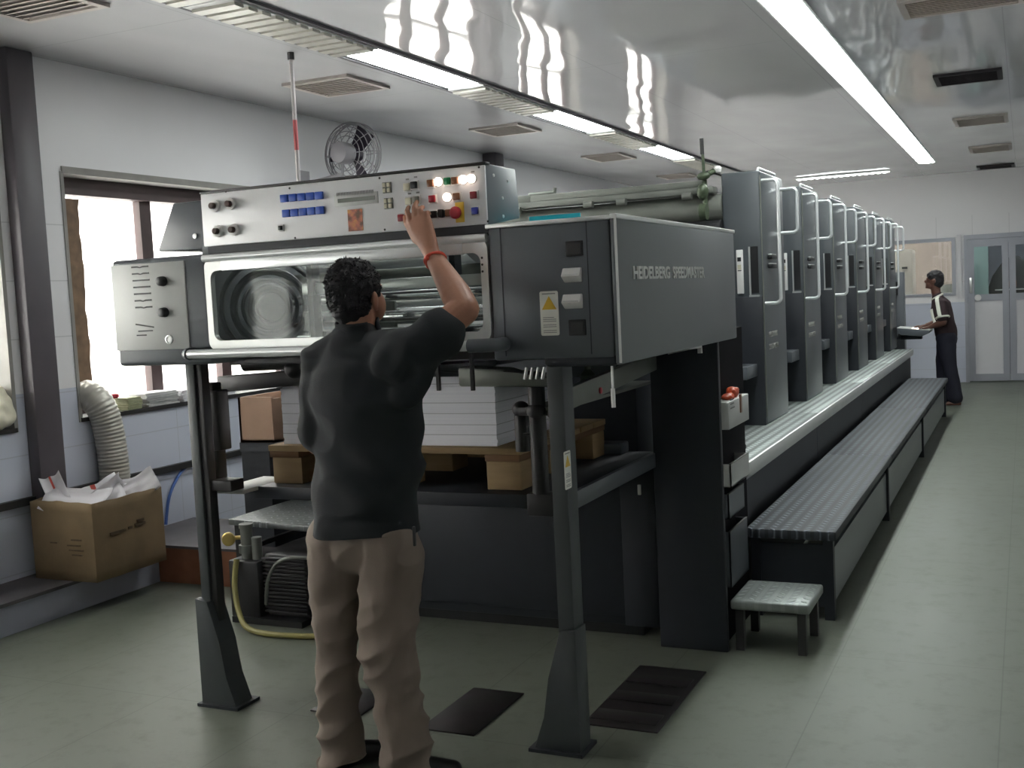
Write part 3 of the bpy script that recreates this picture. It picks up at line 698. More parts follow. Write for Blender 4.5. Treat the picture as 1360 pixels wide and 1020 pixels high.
for px0, px1, py1 in ((577, 583.5, 519), (622.5, 629, 519)):
    p = PY(px0, 466, 3.42); r = PY(px1, py1, 3.42); B((p.x, 3.42, r.z), (r.x, 3.435, 1.37), 'stop_finger', 'black', D)
B((-2.75, 3.62, 1.345), (-1.60, 3.66, 1.375), 'cross_rail', 'darkmetal', D)
df = MB(); df.grid(lambda p, q: Vector((-2.25+.50*p, 3.56+.10*q, 1.255+.075*q+.02*math.sin(q*4+p*2))), 10, 8); df.done('curved_sheet_guide', 'chrome', D)
# dark lower cross beams on the left, window light shows above them
lb_ = MB(); lb_.prism([(-3.0, 3.62, 1.22), (-2.50, 3.62, 1.25), (-2.50, 3.62, 1.31), (-3.0, 3.62, 1.285)], (0, .07, 0), .005); lb_.box((-2.80, 3.46, 1.34), (-1.62, 3.54, 1.368), .004); lb_.cyl((-2.82, 3.58, 1.335), (-2.56, 3.58, 1.34), .028); lb_.ball((-2.58, 3.58, 1.315), .045, .04, .04); lb_.ball((-2.50, 3.6, 1.285), .05, .05, .04); lb_.done('cross_beam', 'darkmetal', D)
# side beam tray
b0 = PX(757, 545, -1.43); b1 = PX(866, 490, -1.43)
bm_ = MB(); bm_.prism([(-1.46, 3.54, 1.150), (-1.46, 4.60, 1.212), (-1.46, 4.60, 1.285), (-1.46, 3.54, 1.225)], (.03, 0, 0), .003); bm_.box((-1.6, 3.56, 1.150), (-1.46, 4.6, 1.162)); bm_.done('tray_beam', 'steelgrey', D)
MB().lathe((-1.43, 3.86, 1.19), [(.012, 0), (.012, .006), (.006, .008)], XA, 14).done('bolt', 'red', D)
cr_ = MB(); p = PX(865, 468, -1.30); cr_.tube([(-1.3, 4.3, 1.30), (-1.22, 4.32, 1.315), (-1.2, 4.42, 1.315), (-1.2, 4.42, 1.285)], .010, 8); cr_.done('crank', 'alu', D)
# pile platform, tower, lower body
pf = MB(); pf.box((-2.80, 3.56, .80), (-1.46, 4.62, .850), .004); pf = pf.done('pile_platform', 'press_dark', D)
B((-1.475, 3.54, .79), (-1.452, 4.58, .852), 'edge', 'press', pf, .003)
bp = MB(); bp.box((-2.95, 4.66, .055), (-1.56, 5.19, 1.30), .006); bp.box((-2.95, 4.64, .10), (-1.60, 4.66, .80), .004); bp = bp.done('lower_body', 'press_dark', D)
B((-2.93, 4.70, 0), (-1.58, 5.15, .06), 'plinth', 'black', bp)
B((-1.645, 4.636, .06), (-1.475, 4.72, .80), 'side_door', 'press_dark', bp, .004)
MB().box((-1.56, 4.628, .655), (-1.545, 4.638, .70), .002).done('latch', 'alu', bp)
pb = MB(); pb.box((-1.80, 4.50, .852), (-1.58, 4.6, .90), .008); pb.done('platform_stop', 'press', D)
tw = MB(); tw.box((-1.462, 4.565, .0), (-1.165, 4.597, 1.40), .005); tw = tw.done('tower', 'press_dark', D); B((-1.46, 4.597, 0), (-1.20, 5.16, 1.36), 'gap_shade', 'matte_black', tw)  # solid black box paints the shade of the open gap behind the tower
lg = MB(); lg.box((-2.92, 3.46, .835), (-2.78, 3.78, .851), .003); lg.done('platform_bracket', 'plate2', D); B((-2.90, 3.42, .852), (-2.80, 3.50, .895), 'bracket_block', 'darkmetal', D, .004)
# long dark body between delivery and first unit, hidden roof rails
rb = MB(); rb.box((-3.0, 4.8, 1.30), (-1.7, 6.55, 1.70), .01); rb.box((-3.0, 5.4, 0), (-1.70, 6.6, 1.30), .01); rb.done('gripper_housing', 'press_dark', D)
lb2 = MB(); lb2.box((-3.15, FY+.46, 1.34), (-2.86, 4.8, 1.76), .01); lb2.done('drive_side_cover', 'press', D)

# ------------------------------------------------------------------ console on top
xl, xr = fz(267, 260).x, fz(646, 260).x
z1a = fz(267, 259).z; z0a = fz(278, 327).z
z1a = (z1a+fz(640, 218.5).z)/2; z0a = (z0a+fz(648, 298).z)/2
CO = empty('control_console', ((xl+xr)/2, FY+.12, z0a-.01), 'long silver-faced control console with coloured buttons above the guard window', 'control panel')
h = MB(); h.prism([(xl, FY+.006, z0a-.004), (xl, FY+.26, z0a+.03), (xl, FY+.24, z1a+.006), (xl, FY+.006, z1a+.006)], (xr-xl, 0, 0), .006); h = h.done('housing', 'press', CO)
for (y, z) in ((.06, .16), (.17, .15), (.12, .09), (.12, .03)): MB().lathe((xr, FY+y, z0a+z), [(.006, 0), (.005, .003)], XA, 10).done('screw', 'alu', h)
B((xl-.004, FY-.004, z1a+.001), (xr+.004, FY+.03, z1a+.010), 'top_trim', 'darkmetal', CO, .002)
B((xl+.01, FY+.005, z0a-.03), (xr-.002, FY+.12, z0a+.002), 'base_strip', 'press_dark', CO)
fpz = MB(); fpz.box((xl, FY-.004, z0a), (xr, FY+.006, z1a), .003); fpz = fpz.done('faceplate', 'panel', CO)
CY = FY-.004
for px, py in ((300, 254.5), (384.5, 250), (504, 236.5), (636, 222), (392, 316), (511, 305), (648, 294)):
    p = fz(px, py, CY); MB().lathe(p, [(.004, 0), (.003, .002)], -YA, 10).done('screw', 'darkmetal', fpz)
for px, py in ((286.5, 273.8), (307.8, 271), (291.3, 307.2), (312.3, 305.3)):
    p = fz(px, py, CY); k = MB().lathe(p, [(.0215, 0), (.022, .004), (.021, .012), (.012, .013)], -YA).done('knob', 'white', CO)
    MB().lathe(p-YA*.012, [(.0115, 0), (.011, .016), (.009, .018)], -YA).done('cap', 'brown_dark', k)
def button(px, py, w, mt, nm='push_button', d=.014, hh=None, bz=True):
    p = fz(px, py, CY); hh = hh or w
    b = MB().box((p.x-w/2-.004, CY-.006, p.z-hh/2-.004), (p.x+w/2+.004, CY+.002, p.z+hh/2+.004), .002).done(nm, 'white', CO)
    MB().box((p.x-w/2, CY-d, p.z-hh/2), (p.x+w/2, CY-.004, p.z+hh/2), .0025).done('cap', mt, b)
for r_, (px0, py0, dx, dy) in enumerate(((379, 263.7, 11.5, -.95), (381.7, 283.6, 11.2, -1.05))):
    for k in range(5):
        p = fz(px0+k*dx, py0+k*dy, CY); MB().box((p.x-.0155, CY-.012, p.z-.013), (p.x+.0155, CY, p.z+.013), .002).done('indicator_lamp', 'blue', CO)
p0 = fz(445, 275, CY); p1 = fz(502, 254, CY)
dsp = MB(); dsp.box((p0.x, CY-.003, p0.z), (p1.x, CY, p1.z), .001); dsp = dsp.done('display', 'plate2', CO)
B((p0.x+.015, CY-.0045, p0.z+.012), (p1.x-.012, CY-.002, p0.z+.026), 'scale', 'steelgrey', dsp)
tk = MB()
for k in range(24): tk.box((p0.x+.012+k*.0062, CY-.004, p0.z+.034), (p0.x+.0135+k*.0062, CY-.002, p0.z+.046))
tk.done('ticks', 'ink', dsp, smooth=False)
p0 = fz(463.5, 307.5, CY); p1 = fz(481, 277, CY); MB().box((p0.x, CY-.002, p0.z), (p1.x, CY, p1.z)).done('picture_sticker', 'picture', CO)
button(374, 303, .016, 'black', d=.012)
for cx, cy in ((514.3, 249.3), (516.3, 270.2)):
    for dx, dy in ((-2.9, -3.2), (2.9, -3.7), (-2.4, 3.7), (3.3, 3.2)):
        p = fz(cx+dx, cy+dy, CY); b = MB().box((p.x-.0085, CY-.004, p.z-.0095), (p.x+.0085, CY, p.z+.0095), .001).done('key', 'steelgrey', CO)
        MB().box((p.x-.006, CY-.010, p.z-.007), (p.x+.006, CY-.004, p.z+.007), .0015).done('cap', 'cream', b)
for px, py, mt in ((541.8, 248.5, 'cream'), (551.3, 246, 'black'), (544.2, 267.4, 'cream'), (553.8, 265.5, 'steelgrey'), (534.3, 289.6, 'darkred'),
                   (573, 243.6, 'brown'), (595.5, 240.8, 'green'), (605.4, 240, 'brown'), (575.4, 264.3, 'red'), (607.6, 261.3, 'brown'), (630.3, 259.3, 'darkred'),
                   (577.5, 285, 'black'), (597.3, 283, 'brown'), (632.3, 280.2, 'bluecap')):
    button(px, py, .023, mt)
for px, py in ((583.6, 241.6), (616.6, 238.6), (627.6, 237.4), (595.4, 262)):
    p = fz(px, py, CY); b = MB().lathe(p, [(.0145, 0), (.0145, .006)], -YA).done('push_button', 'white', CO); MB().lathe(p-YA*.005, [(.0135, 0), (.0135, .008), (.009, .012)], -YA).done('lens', 'lit', b)
p = fz(587.6, 283.7, CY); k = MB().lathe(p, [(.014, 0), (.014, .01)], -YA).done('rotary_switch', 'black', CO); MB().box((p.x-.004, CY-.026, p.z-.013), (p.x+.004, CY-.008, p.z+.013), .002).done('lever', 'darkmetal', k)
p0 = fz(604.5, 296, CY); p1 = fz(616, 268, CY); MB().box((p0.x+.004, CY-.003, p0.z), (p1.x, CY, p1.z), .001).done('stop_plate', 'yellow', CO)
p = fz(608.5, 282.8, CY); MB().lathe(p, [(.010, 0), (.010, .014), (.020, .016), (.020, .024), (.014, .029)], -YA).done('stop_button', 'red', CO)
lab = MB()
for px, py in ((541, 238), (552, 235), (544, 257), (555, 255.5), (628, 228)):
    p = fz(px, py, CY); lab.box((p.x-.006, CY-.001, p.z-.003), (p.x+.006, CY, p.z+.002))
lab.done('marks', 'ink', fpz, smooth=False)

# teal tray behind the cover, loose tools
t = MB(); t.box((-1.57, FY+.10, 1.787), (-1.38, FY+.34, 1.790)); t.box((-1.57, FY+.335, 1.787), (-1.38, FY+.34, 1.825)); t.done('paper_tray', 'teal', label='turquoise paper tray lying on top of the grey delivery cover', cat='tray')
sd = empty('screwdriver', (-1.20, 3.25, 1.17), 'thin screwdriver hanging under the front corner of the delivery cover', 'tool')
MB().cyl((-1.19, 3.33, 1.325), (-1.19, 3.33, 1.24), .004).done('shaft', 'alu', sd); MB().cyl((-1.19, 3.33, 1.245), (-1.19, 3.33, 1.185), .007).done('handle', 'white', sd)
for (x, y, mt, lb) in ((-1.50, 3.66, 'teal', 'teal spray bottle standing in the side beam tray'), (-1.51, 3.95, 'greenoil', 'green tin standing in the side beam tray')):
    b = MB(); b.lathe((x, y, 1.163), [(.028, 0), (.03, .02), (.03, .08), (.012, .10), (.012, .115)], ZA, 18); b.done('bottle' if mt == 'teal' else 'tin', mt, label=lb, cat='bottle' if mt == 'teal' else 'tin')
rg = MB(); rg.ball((-1.51, 3.80, 1.188), .045, .05, .026); rg.ball((-1.50, 3.83, 1.19), .03, .05, .026)
place(remesh(rg, .006, 4, lambda c: .008*noise.noise(c*40)), 'rag', None, 'orange brown cleaning rag lying in the side beam tray', 'rag').data.materials.append(M['brown'])

# ------------------------------------------------------------------ paper pile on its pallet
PB = .985
px0, px1, py0, py1 = -2.715, -1.765, 3.66, 4.38
ps = MB()
for k in range(24):
    z0 = PB+.022+k*.0123; dx = .003*noise.noise(Vector((k*.6, 0, 0))); dy = .004*noise.noise(Vector((k*.6, 5, 0)))+(.012 if k > 17 else 0)
    ps.box((px0+dx, py0+dy, z0), (px1+dx, py1+dy, z0+.0123))
o = ps.done('paper_stack', 'sheet', smooth=False, label='tall stack of white printed sheets on the wooden pallet behind the man', cat='paper')
pl = empty('pallet', (-2.2, 4.05, .85), 'wooden pallet of planks and blocks carrying the white paper stack', 'pallet')
for k in range(6):
    y = 3.62+k*.153; B((-2.765, y, PB-.003), (-1.655, y+.135, PB+.021), 'deck_board', 'wood', pl, .003)
for x in (-2.76, -2.28, -1.80): B((x, 3.62, PB-.028), (x+.14, 4.52, PB-.003), 'stringer', 'wood_dark', pl, .003)
for x in (-2.755, -2.275, -1.80):
    for y in (3.63, 4.0, 4.37): B((x, y, .851), (x+.14, y+.14, PB-.028), 'block', 'wood', pl, .004)
# ------------------------------------------------------------------ six printing units
UX, UY, UZ0, UZ1 = -1.43, 6.75, .70, 2.23
ORD = ['first printing unit, nearest the delivery end and the lettered cover', 'second printing unit from the delivery end', 'third printing unit from the delivery end', 'fourth printing unit from the delivery end', 'fifth printing unit from the delivery end', 'sixth and farthest printing unit, next to the feeder']
U = empty('printing_unit', (UX-.1, UY+.34, 0), 'dark grey '+ORD[0], 'printing unit', 'printing units of the press')
h = MB(); h.box((-1.665, UY, UZ0), (UX, UY+.68, UZ1), .014, 3); h = h.done('housing', 'unitpaint', U)
# front recess with white key plate
sl = MB(); sl.box((-1.50, UY-.002, 1.50), (-1.455, UY+.002, 1.78)); sl.done('slot', 'black', h)
B((-1.512, UY-.006, 1.49), (-1.502, UY+.001, 1.78), 'slot_trim', 'alu', h); B((-1.512, UY-.02, 1.478), (-1.45, UY+.001, 1.49), 'slot_sill', 'alu', h)
kp = MB(); kp.box((-1.585, UY-.012, 1.50), (-1.545, UY+.001, 1.765), .003); kp = kp.done('key_plate', 'white', U)
B((-1.578, UY-.015, 1.695), (-1.556, UY-.011, 1.72), 'key', 'black', kp); B((-1.578, UY-.015, 1.645), (-1.556, UY-.011, 1.675), 'key', 'cream', kp); B((-1.578, UY-.015, 1.637), (-1.556, UY-.011, 1.642), 'key', 'black', kp)
lf = MB(); lf.box((-1.665, UY-.02, UZ0), (-1.434, UY+.001, 1.48), .004); lf.done('front_cover', 'press_dark', U)
ld = MB(); ld.box((-1.66, UY-.30, 1.0), (-1.475, UY-.02, 1.075), .006); ld = ld.done('ledge', 'press', U)
MB().tube(ubar((-1.60, UY-.03, 1.12), (-1.60, UY-.03, 1.22), (0, -.03, 0), .012), .008, 8).done('handle', 'chrome', U)
# rails
MB().tube(ubar((UX, UY+.04, 1.435), (UX, UY+.04, 2.17), (.095, 0, 0), .03), .011, 12).done('grab_rail', 'rail', U)
MB().tube(ubar((UX, UY+.60, 1.875), (UX, UY+.60, 2.155), (.105, 0, 0), .03), .011, 12).done('grab_rail', 'rail', U)
MB().tube(ubar((UX-.015, UY+.02, UZ1-.02), (UX-.015, UY+.52, UZ1-.02), (0, 0, .035), .02), .008, 10).done('top_rail', 'rail', U)
for z in (1.715, 1.66):
    k = MB(); k.box((UX, UY+.14, z-.014), (UX+.03, UY+.30, z+.012), .008); k = k.done('clamp', 'black', U)
    MB().box((UX+.004, UY+.14, z+.012), (UX+.028, UY+.28, z+.018), .002).done('clamp_edge', 'alu', k)
for body, z, sx in (('HEIDELBERG', 1.225, .85), ('SPEEDMASTER', 1.15, .80)):
    tx = MB(); mw = Matrix(((0, 0, 1, UX+.001), (1, 0, 0, UY+.12), (0, 1, 0, z), (0, 0, 0, 1))); tx.text(body, mw, .050, .002, sx*1.08, -.0004); tx.done('lettering', 'letter_dim', U, smooth=False)
B((UX-.004, UY+.002, UZ0+.05), (UX+.0025, UY+.006, 2.2), 'corner_edge', 'steelgrey', h)
# press body across the machine
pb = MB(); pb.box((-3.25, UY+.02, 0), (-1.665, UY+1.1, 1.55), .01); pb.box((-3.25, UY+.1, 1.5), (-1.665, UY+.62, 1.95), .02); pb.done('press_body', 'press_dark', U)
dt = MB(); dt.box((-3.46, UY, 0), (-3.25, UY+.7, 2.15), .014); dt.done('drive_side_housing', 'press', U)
rl = MB(); rl.cyl((-3.25, UY+.06, 2.03), (-1.665, UY+.06, 2.03), .085, n=32); rl.done('ink_roller', 'steelgrey', U)
rl = MB(); rl.cyl((-3.25, UY+.0, 1.88), (-1.665, UY+.0, 1.88), .075, n=32); rl.done('ink_roller', 'black', U)
rb = MB(); rb.box((-3.25, UY-.06, 2.115), (-1.70, UY+.05, 2.155), .006); rb.box((-2.90, UY-.06, 2.155), (-1.75, UY-.03, 2.195), .004)
for x in (-3.0, -2.5, -2.28, -1.86): rb.cyl((x-.03, UY-.065, 2.105), (x+.03, UY-.065, 2.105), .022)
rb.box((-2.62, UY-.05, 2.15), (-2.40, UY+.02, 2.20), .01); rb.box((-3.05, UY-.06, 2.15), (-2.90, UY, 2.20), .01); rb.cyl((-2.92, UY-.03, 2.20), (-2.74, UY-.03, 2.205), .017); rb.cyl((-2.745, UY-.03, 2.18), (-2.735, UY-.03, 2.235), .01)
rb.done('ink_duct', 'steelgrey', U)
vp = MB()
for k in range(8): vp.box((-2.06+k*.036, UY-.16, 1.775), (-2.04+k*.036, UY-.158, 1.82))
vp.box((-2.3, UY-.158, 1.72), (-1.67, UY-.02, 1.84), .004); vp.done('lower_cover', 'press_dark', U)
for i in range(1, 6):
    c = copy_tree(U); c.location.y += 1.38*i; c['label'] = 'dark grey '+ORD[i]
# dark green oil fittings at the first unit
of = empty('oil_line', (-1.75, 6.62, 2.0), 'green oil pipe fittings with a thin upright rod at the first printing unit', 'pipe')
o_ = MB(); o_.tube([(-1.735, 6.63, 2.05), (-1.735, 6.63, 2.20), (-1.70, 6.63, 2.225), (-1.68, 6.65, 2.24)], .016, 10); o_.ball((-1.745, 6.62, 2.12), .035, .04, .05); o_.ball((-1.735, 6.61, 2.21), .04, .03, .025); o_.cyl((-1.76, 6.61, 2.0), (-1.72, 6.61, 2.0), .05); o_.done('fitting', 'greenoil', of)
MB().cyl((-1.735, 6.63, 2.2), (-1.742, 6.63, 2.40), .009).done('rod', 'greenoil', of); MB().cyl((-1.742, 6.63, 2.34), (-1.744, 6.63, 2.435), .012).done('tip', 'black', of)
wl = MB(); wl.lathe((-1.66, 6.66, 2.232), [(.02, 0), (.024, .02), (.015, .035)], ZA); wl.done('work_lamp', 'white', label='small white lamp cap on top of the first printing unit', cat='lamp')
# feeder beyond the units
F = empty('feeder_unit', (-2.3, 15.3, 0), 'dark feeder end of the press beyond the last printing unit', 'feeder')
f = MB(); f.box((-3.2, 14.95, 0), (-1.55, 16.2, 1.2), .02); f.done('body', 'press_dark', F)
f = MB(); f.box((-1.55, 14.55, .0), (-1.36, 14.75, 1.62), .012); f.done('post', 'press', F)
f = MB(); f.box((-1.655, 14.5, 0), (-1.575, 14.62, 1.55), .01); f.done('post', 'press_dark', F)
f = MB(); f.tube(ubar((-1.58, 14.5, 1.22), (-1.58, 14.5, 1.55), (.06, -.02, 0), .02), .012, 8); f.done('grab_rail', 'rail', F)
f = MB(); f.cyl((-1.46, 14.53, 1.34), (-1.46, 14.53, 1.5), .035); f.done('valve', 'black', F)
# operator desk held out over the walkway
K = empty('operator_desk', (-1.2, 14.25, .8), 'sloped operator desk with a lit key in front of the far man', 'control desk')
k = MB(); k.prism([(-1.40, 14.02, .95), (-1.03, 14.02, .91), (-1.03, 14.02, .885), (-1.12, 14.02, .845), (-1.36, 14.02, .87)], (0, .45, 0), .006); k.done('body', 'press', K)
kt = MB(); kt.prism([(-1.40, 14.02, .951), (-1.03, 14.02, .911), (-1.03, 14.02, .917), (-1.40, 14.02, .957)], (0, .45, 0)); kt = kt.done('top', 'plate2', K)
MB().prism([(-1.23, 14.06, .939), (-1.15, 14.06, .930), (-1.15, 14.06, .938), (-1.23, 14.06, .947)], (0, .06, 0)).done('lit_key', 'lit', kt)
k = MB(); k.box((-1.5, 14.3, .80), (-1.36, 14.5, .86), .01); k.box((-1.38, 14.25, .80), (-1.14, 14.40, .85), .005); k.done('arm', 'press_dark', K)

# ------------------------------------------------------------------ footboards and step
H = empty('footboard', (-1.35, 9.6, 0), 'long bright checker-plate footboard running under the printing units', 'footboard')
e0, e1 = 5.22, 14.0
for i in range(4):
    a = e0+(e1-e0)*i/4; b = e0+(e1-e0)*(i+1)/4-.004
    t = MB(); t.box((-1.66, a, .672), (-1.225, b, .70), .004); t.done('tread', 'tread', H)
MB().box((-1.232, e0, .625), (-1.218, e1, .701), .004).done('edge_strip', 'alu', H)
for i in range(4):
    a = e0+(e1-e0)*i/4; b = e0+(e1-e0)*(i+1)/4-.008; B((-1.29, a, .30), (-1.25, b, .64), 'skirt', 'press_dark', H)
for y in (5.3, 8, 10.8, 13.8): B((-1.62, y, 0), (-1.57, y+.06, .672), 'leg', 'press_dark', H); B((-1.30, y, 0), (-1.25, y+.06, .32), 'leg', 'press_dark', H)
MB().cyl((-1.50, 5.75, .715), (-1.33, 5.72, .715), .012).done('steel_bar', 'black', label='short black bar lying on the near end of the bright footboard', cat='bar')
L = empty('footboard', (-1.0, 9.1, 0), 'long low dark checker-plate footboard in front of the bright one', 'footboard')
e0, e1 = 5.11, 13.2
cuts = [5.11, 7.45, 10.2, 13.2]
for a, b in zip(cuts, cuts[1:]):
    t = MB(); t.box((-1.205, a, .375), (-.79, b-.004, .42), .010); t.done('tread', 'tread_dark', L)
for a, b in zip(cuts, cuts[1:]): B((-.845, a+.08, .06), (-.825, b-.05, .31), 'skirt', 'press', L); B((-1.19, a+.08, .06), (-1.175, b-.05, .37), 'skirt', 'press_dark', L)
for y in (5.14, 7.4, 10.1, 13.05):
    for x in (-1.185, -.855): B((x, y, 0), (x+.045, y+.045, .375), 'leg', 'press_dark', L)
ev = MB(); ev.box((-1.14, 5.145, .06), (-.855, 5.16, .35)); ev = ev.done('end_panel', 'press_dark', L)
B((-.90, 5.138, .12), (-.882, 5.146, .145), 'bolt', 'alu', ev)
q = empty('step_stool', (-.99, 4.77, 0), 'small bright checker-plate step at the near end of the dark footboard', 'step')
t = MB(); t.box((-1.158, 4.595, .178), (-.825, 4.945, .222), .012, 3); t.done('tread', 'tread_step', q)
for x in (-1.14, -.88):
    for y in (4.61, 4.89): B((x, y, 0), (x+.035, y+.035, .18), 'leg', 'darkmetal', q)
# switch box and bins beside the tower
sb = empty('switch_box', (-1.20, 4.8, .92), 'grey switch box on the tower side with a red rag on top', 'switch box')
def side(x, *pts): return [PX(px, py, x) for px, py in pts]
b_ = side(-1.135, (967.5, 534), (994, 523), (994, 559), (968, 570))
y0, y1, z0, z1 = b_[0].y, b_[1].y, (b_[2].z+b_[3].z)/2, (b_[0].z+b_[1].z)/2
k = MB(); k.box((-1.199, y0, z0), (-1.135, y1, z1), .004); k = k.done('body', 'plate2', sb)
B((-1.137, y0+.20, z0+.05), (-1.131, y0+.225, z0+.13), 'lever', 'brown', k)
mk = MB()
for j in range(3): mk.box((-1.136, y0+.03, z0+.12-.018*j), (-1.1338, y0+.08+.012*j, z0+.126-.018*j))
mk.done('print', 'ink', k, smooth=False)
rg = MB(); rg.ball((-1.168, y0+.22, z1+.020), .025, .05, .026); rg.ball((-1.168, y0+.13, z1+.010), .025, .06, .014)
place(remesh(rg, .006, 3, lambda c: .008*noise.noise(c*45)), 'rag', None, 'red rag lying on the grey switch box by the tower', 'rag').data.materials.append(M['orange'])
bins = (((969, 617.6), (994, 602), (995.6, 633.5), (970, 646), 'plate2', 'upper pale bin on the tower side below the switch box'), ((961, 662), (988.5, 642), (988.5, 676), (962, 692), 'press', 'middle dark grey bin on the tower side'), ((962, 712), (991, 690), (996, 752), (966, 790), 'press', 'lowest tall dark grey bin beside the bright step'))
for a, b, c, d, mt, lb in bins:
    r = side(-1.135 if mt == 'plate2' else -1.148, a, b, c, d); y0, y1 = (r[0].y+r[3].y)/2, (r[1].y+r[2].y)/2; z1, z0 = (r[0].z+r[1].z)/2, (r[2].z+r[3].z)/2
    z0 = max(z0, .012); x1 = r[0].x; x0 = -1.199; y0 = max(y0, 4.60)
    e = empty('parts_bin', ((x0+x1)/2, (y0+y1)/2, z0), lb, 'bin', 'bins on the tower side')
    w_ = MB(); w_.box((x0, y0, z0), (x1, y1, z0+.006)); w_.box((x1-.006, y0, z0), (x1, y1, z1)); w_.box((x0, y0, z0), (x1, y0+.006, z1)); w_.box((x0, y1-.006, z0), (x1, y1, z1)); w_.done('shell', mt, e)
    B((x1-.008, y0, z1), (x1+.001, y1, z1+.003), 'rim', 'steelgrey', e)
# dark steel plates let into the floor
for (x0, x1, y0, y1, lb) in ((-1.47, -1.19, 3.64, 4.30, 'dark ribbed steel plate on the floor right of the grey leg'), (-2.02, -1.80, 3.42, 3.86, 'dark steel plate on the floor just behind the standing man'), (-2.52, -2.30, 3.45, 3.72, 'worn grey steel plate on the floor left of the standing man')):
    e = MB(); e.box((x0, y0, 0), (x1, y1, .006), .002)
    n = 3 if x0 > -1.5 else 0
    for j in range(n): e.box((x0+.01, y0+.05+j*.2, .006), (x1-.02, y0+.15+j*.2, .011), .002)
    e.done('floor_plate', 'platesteel', label=lb, cat='floor plate', group='steel plates on the floor')

# ------------------------------------------------------------------ left side things
# cardboard box of waste paper
bx = empty('cardboard_box', (-4.70, 4.53, .168), 'brown cardboard box of waste paper standing on the kerb', 'box')
x0, x1, y0, y1, z0, z1 = -4.858, -4.425, 4.285, 4.80, .169, .585
th = .008
loop = [(x1, y0), (x1, y1), (x0, y1), (x0, y0)]; hs = (0, .03, .01, .005); nn = 14
def wp(u, v):
    k = int(min(u, 3.9999)); f_ = u-k; a = Vector((*loop[k], 0)); b = Vector((*loop[(k+1) % 4], 0)); d_ = b-a; nr = Vector((d_.y, -d_.x, 0)).normalized()
    top = z1+hs[k]*min(1, 6*f_, 6*(1-f_))+.012*noise.noise(Vector((u*4.2 % 16.8, 3, 1)))*min(1, 8*f_, 8*(1-f_)); bul = .014*math.sin(PI*f_)*math.sin(PI*min(1, v*1.2))+.005*noise.noise(Vector((u*5, v*3, 9)))*math.sin(PI*f_)
    p = a+d_*f_+nr*bul; return Vector((p.x, p.y, z0+(top-z0)*v))
w_ = MB(); w_.grid(lambda u, v: wp(u*4, v), 56, 8); bmesh.ops.remove_doubles(w_.bm, verts=w_.bm.verts[:], dist=.0005)
w_ = w_.done('walls', 'cardboard', bx, 40); sm = w_.modifiers.new('thick', 'SOLIDIFY'); sm.thickness = th; sm.offset = 0
B((x0+.004, y0+.004, z0), (x1-.004, y1-.004, z0+.008), 'bottom', 'cardboard', bx)
mk = MB()
for (fx, fz_, wv) in ((.12, .20, .05), (.24, .19, .09), (.25, .165, .10), (.27, .22, .07), (.27, .14, .07)):
    mk.box((x0+fx+.02, y0-.0195, z0+fz_), (x0+fx+.02+wv, y0-.0125, z0+fz_+.008))
for (fy, fz_, wv) in ((.10, .23, .11), (.23, .235, .03), (.28, .24, .08), (.30, .26, .05)):
    mk.box((x1+.0125, y0+fy, z0+fz_), (x1+.0195, y0+fy+wv, z0+fz_+.014))
mk.done('print', 'boxprint', bx, smooth=False)
def sheet(c, w, l, rot, curl, nm, lb, red=False, seed=0):
    R_ = Euler(rot).to_matrix(); c = Vector(c)
    f = lambda p, q: c+R_ @ Vector(((p-.5)*w, (q-.5)*l, curl*((p-.5)**2*2+.8*(q-.5)**3*4)+.022*noise.noise(Vector((p*3+seed, q*3, seed)))))
    g = MB(); g.grid(f, 12, 12); r = g.done(nm, 'paper', None, 60, label=lb, cat='paper', group='waste paper in the cardboard box')
    sm = r.modifiers.new('thick', 'SOLIDIFY'); sm.thickness = .0015
    if red:
        g2 = MB(); g2.grid(lambda p, q: f(.44+.10*p, q)+R_ @ Vector((0, 0, .0025)), 2, 12); g2 = g2.done('stripe', 'redprint', r, 60)
    return r
sheet((-4.66, 4.41, 0.565), .34, .20, (.35, .10, .3), .05, 'waste_paper', 'white crumpled sheet spilling over the front of the cardboard box', False, 1)
sheet((-4.80, 4.42, 0.590), .11, .22, (.9, -.3, .9), .08, 'waste_paper', 'white curled sheet standing up at the left corner of the cardboard box', True, 2)
sheet((-4.62, 4.53, 0.570), .26, .24, (.3, -.25, .9), .06, 'waste_paper', 'white sheet with a red stripe in the middle of the cardboard box', True, 3)
sheet((-4.60, 4.58, 0.595), .08, .17, (.7, .9, .3), .09, 'waste_paper', 'small upright white scrap beside the red striped sheet in the box', False, 4)
sheet((-4.50, 4.72, 0.600), .20, .13, (.75, -.35, .9), .05, 'waste_paper', 'folded white sheet leaning out at the right corner of the cardboard box', False, 5)
# flexible duct out of the window
dp = [PX(*p) for p in ((112, 524, -4.99), (121, 527, -4.94), (131, 536, -4.90), (139, 552, -4.88), (145, 575, -4.87), (149, 600, -4.865), (152, 625, -4.862), (154, 650, -4.862), (158, 690, -4.862), (164, 760, -4.862))]
def resample(P, step):
    out = [P[0]]; 
    L = [0]
    for a, b in zip(P, P[1:]): L.append(L[-1]+(b-a).length)
    s_ = step
    while s_ < L[-1]:
        for i in range(len(P)-1):
            if L[i] <= s_ <= L[i+1]:
                out.append(P[i].lerp(P[i+1], (s_-L[i])/(L[i+1]-L[i]))); break
        s_ += step
    return out
def spline(P, n=8):
    out = []
    for i in range(len(P)-1):
        a, b, c, d = P[max(i-1, 0)], P[i], P[i+1], P[min(i+2, len(P)-1)]
        for k in range(n):
            t = k/n; out.append(.5*((2*b)+(c-a)*t+(2*a-5*b+4*c-d)*t*t+(3*b-a-3*c+d)*t**3))
    return out+[P[-1]]
dp = [p for p in dp if p.z > .23]; rs = resample(spline(dp), .0055)
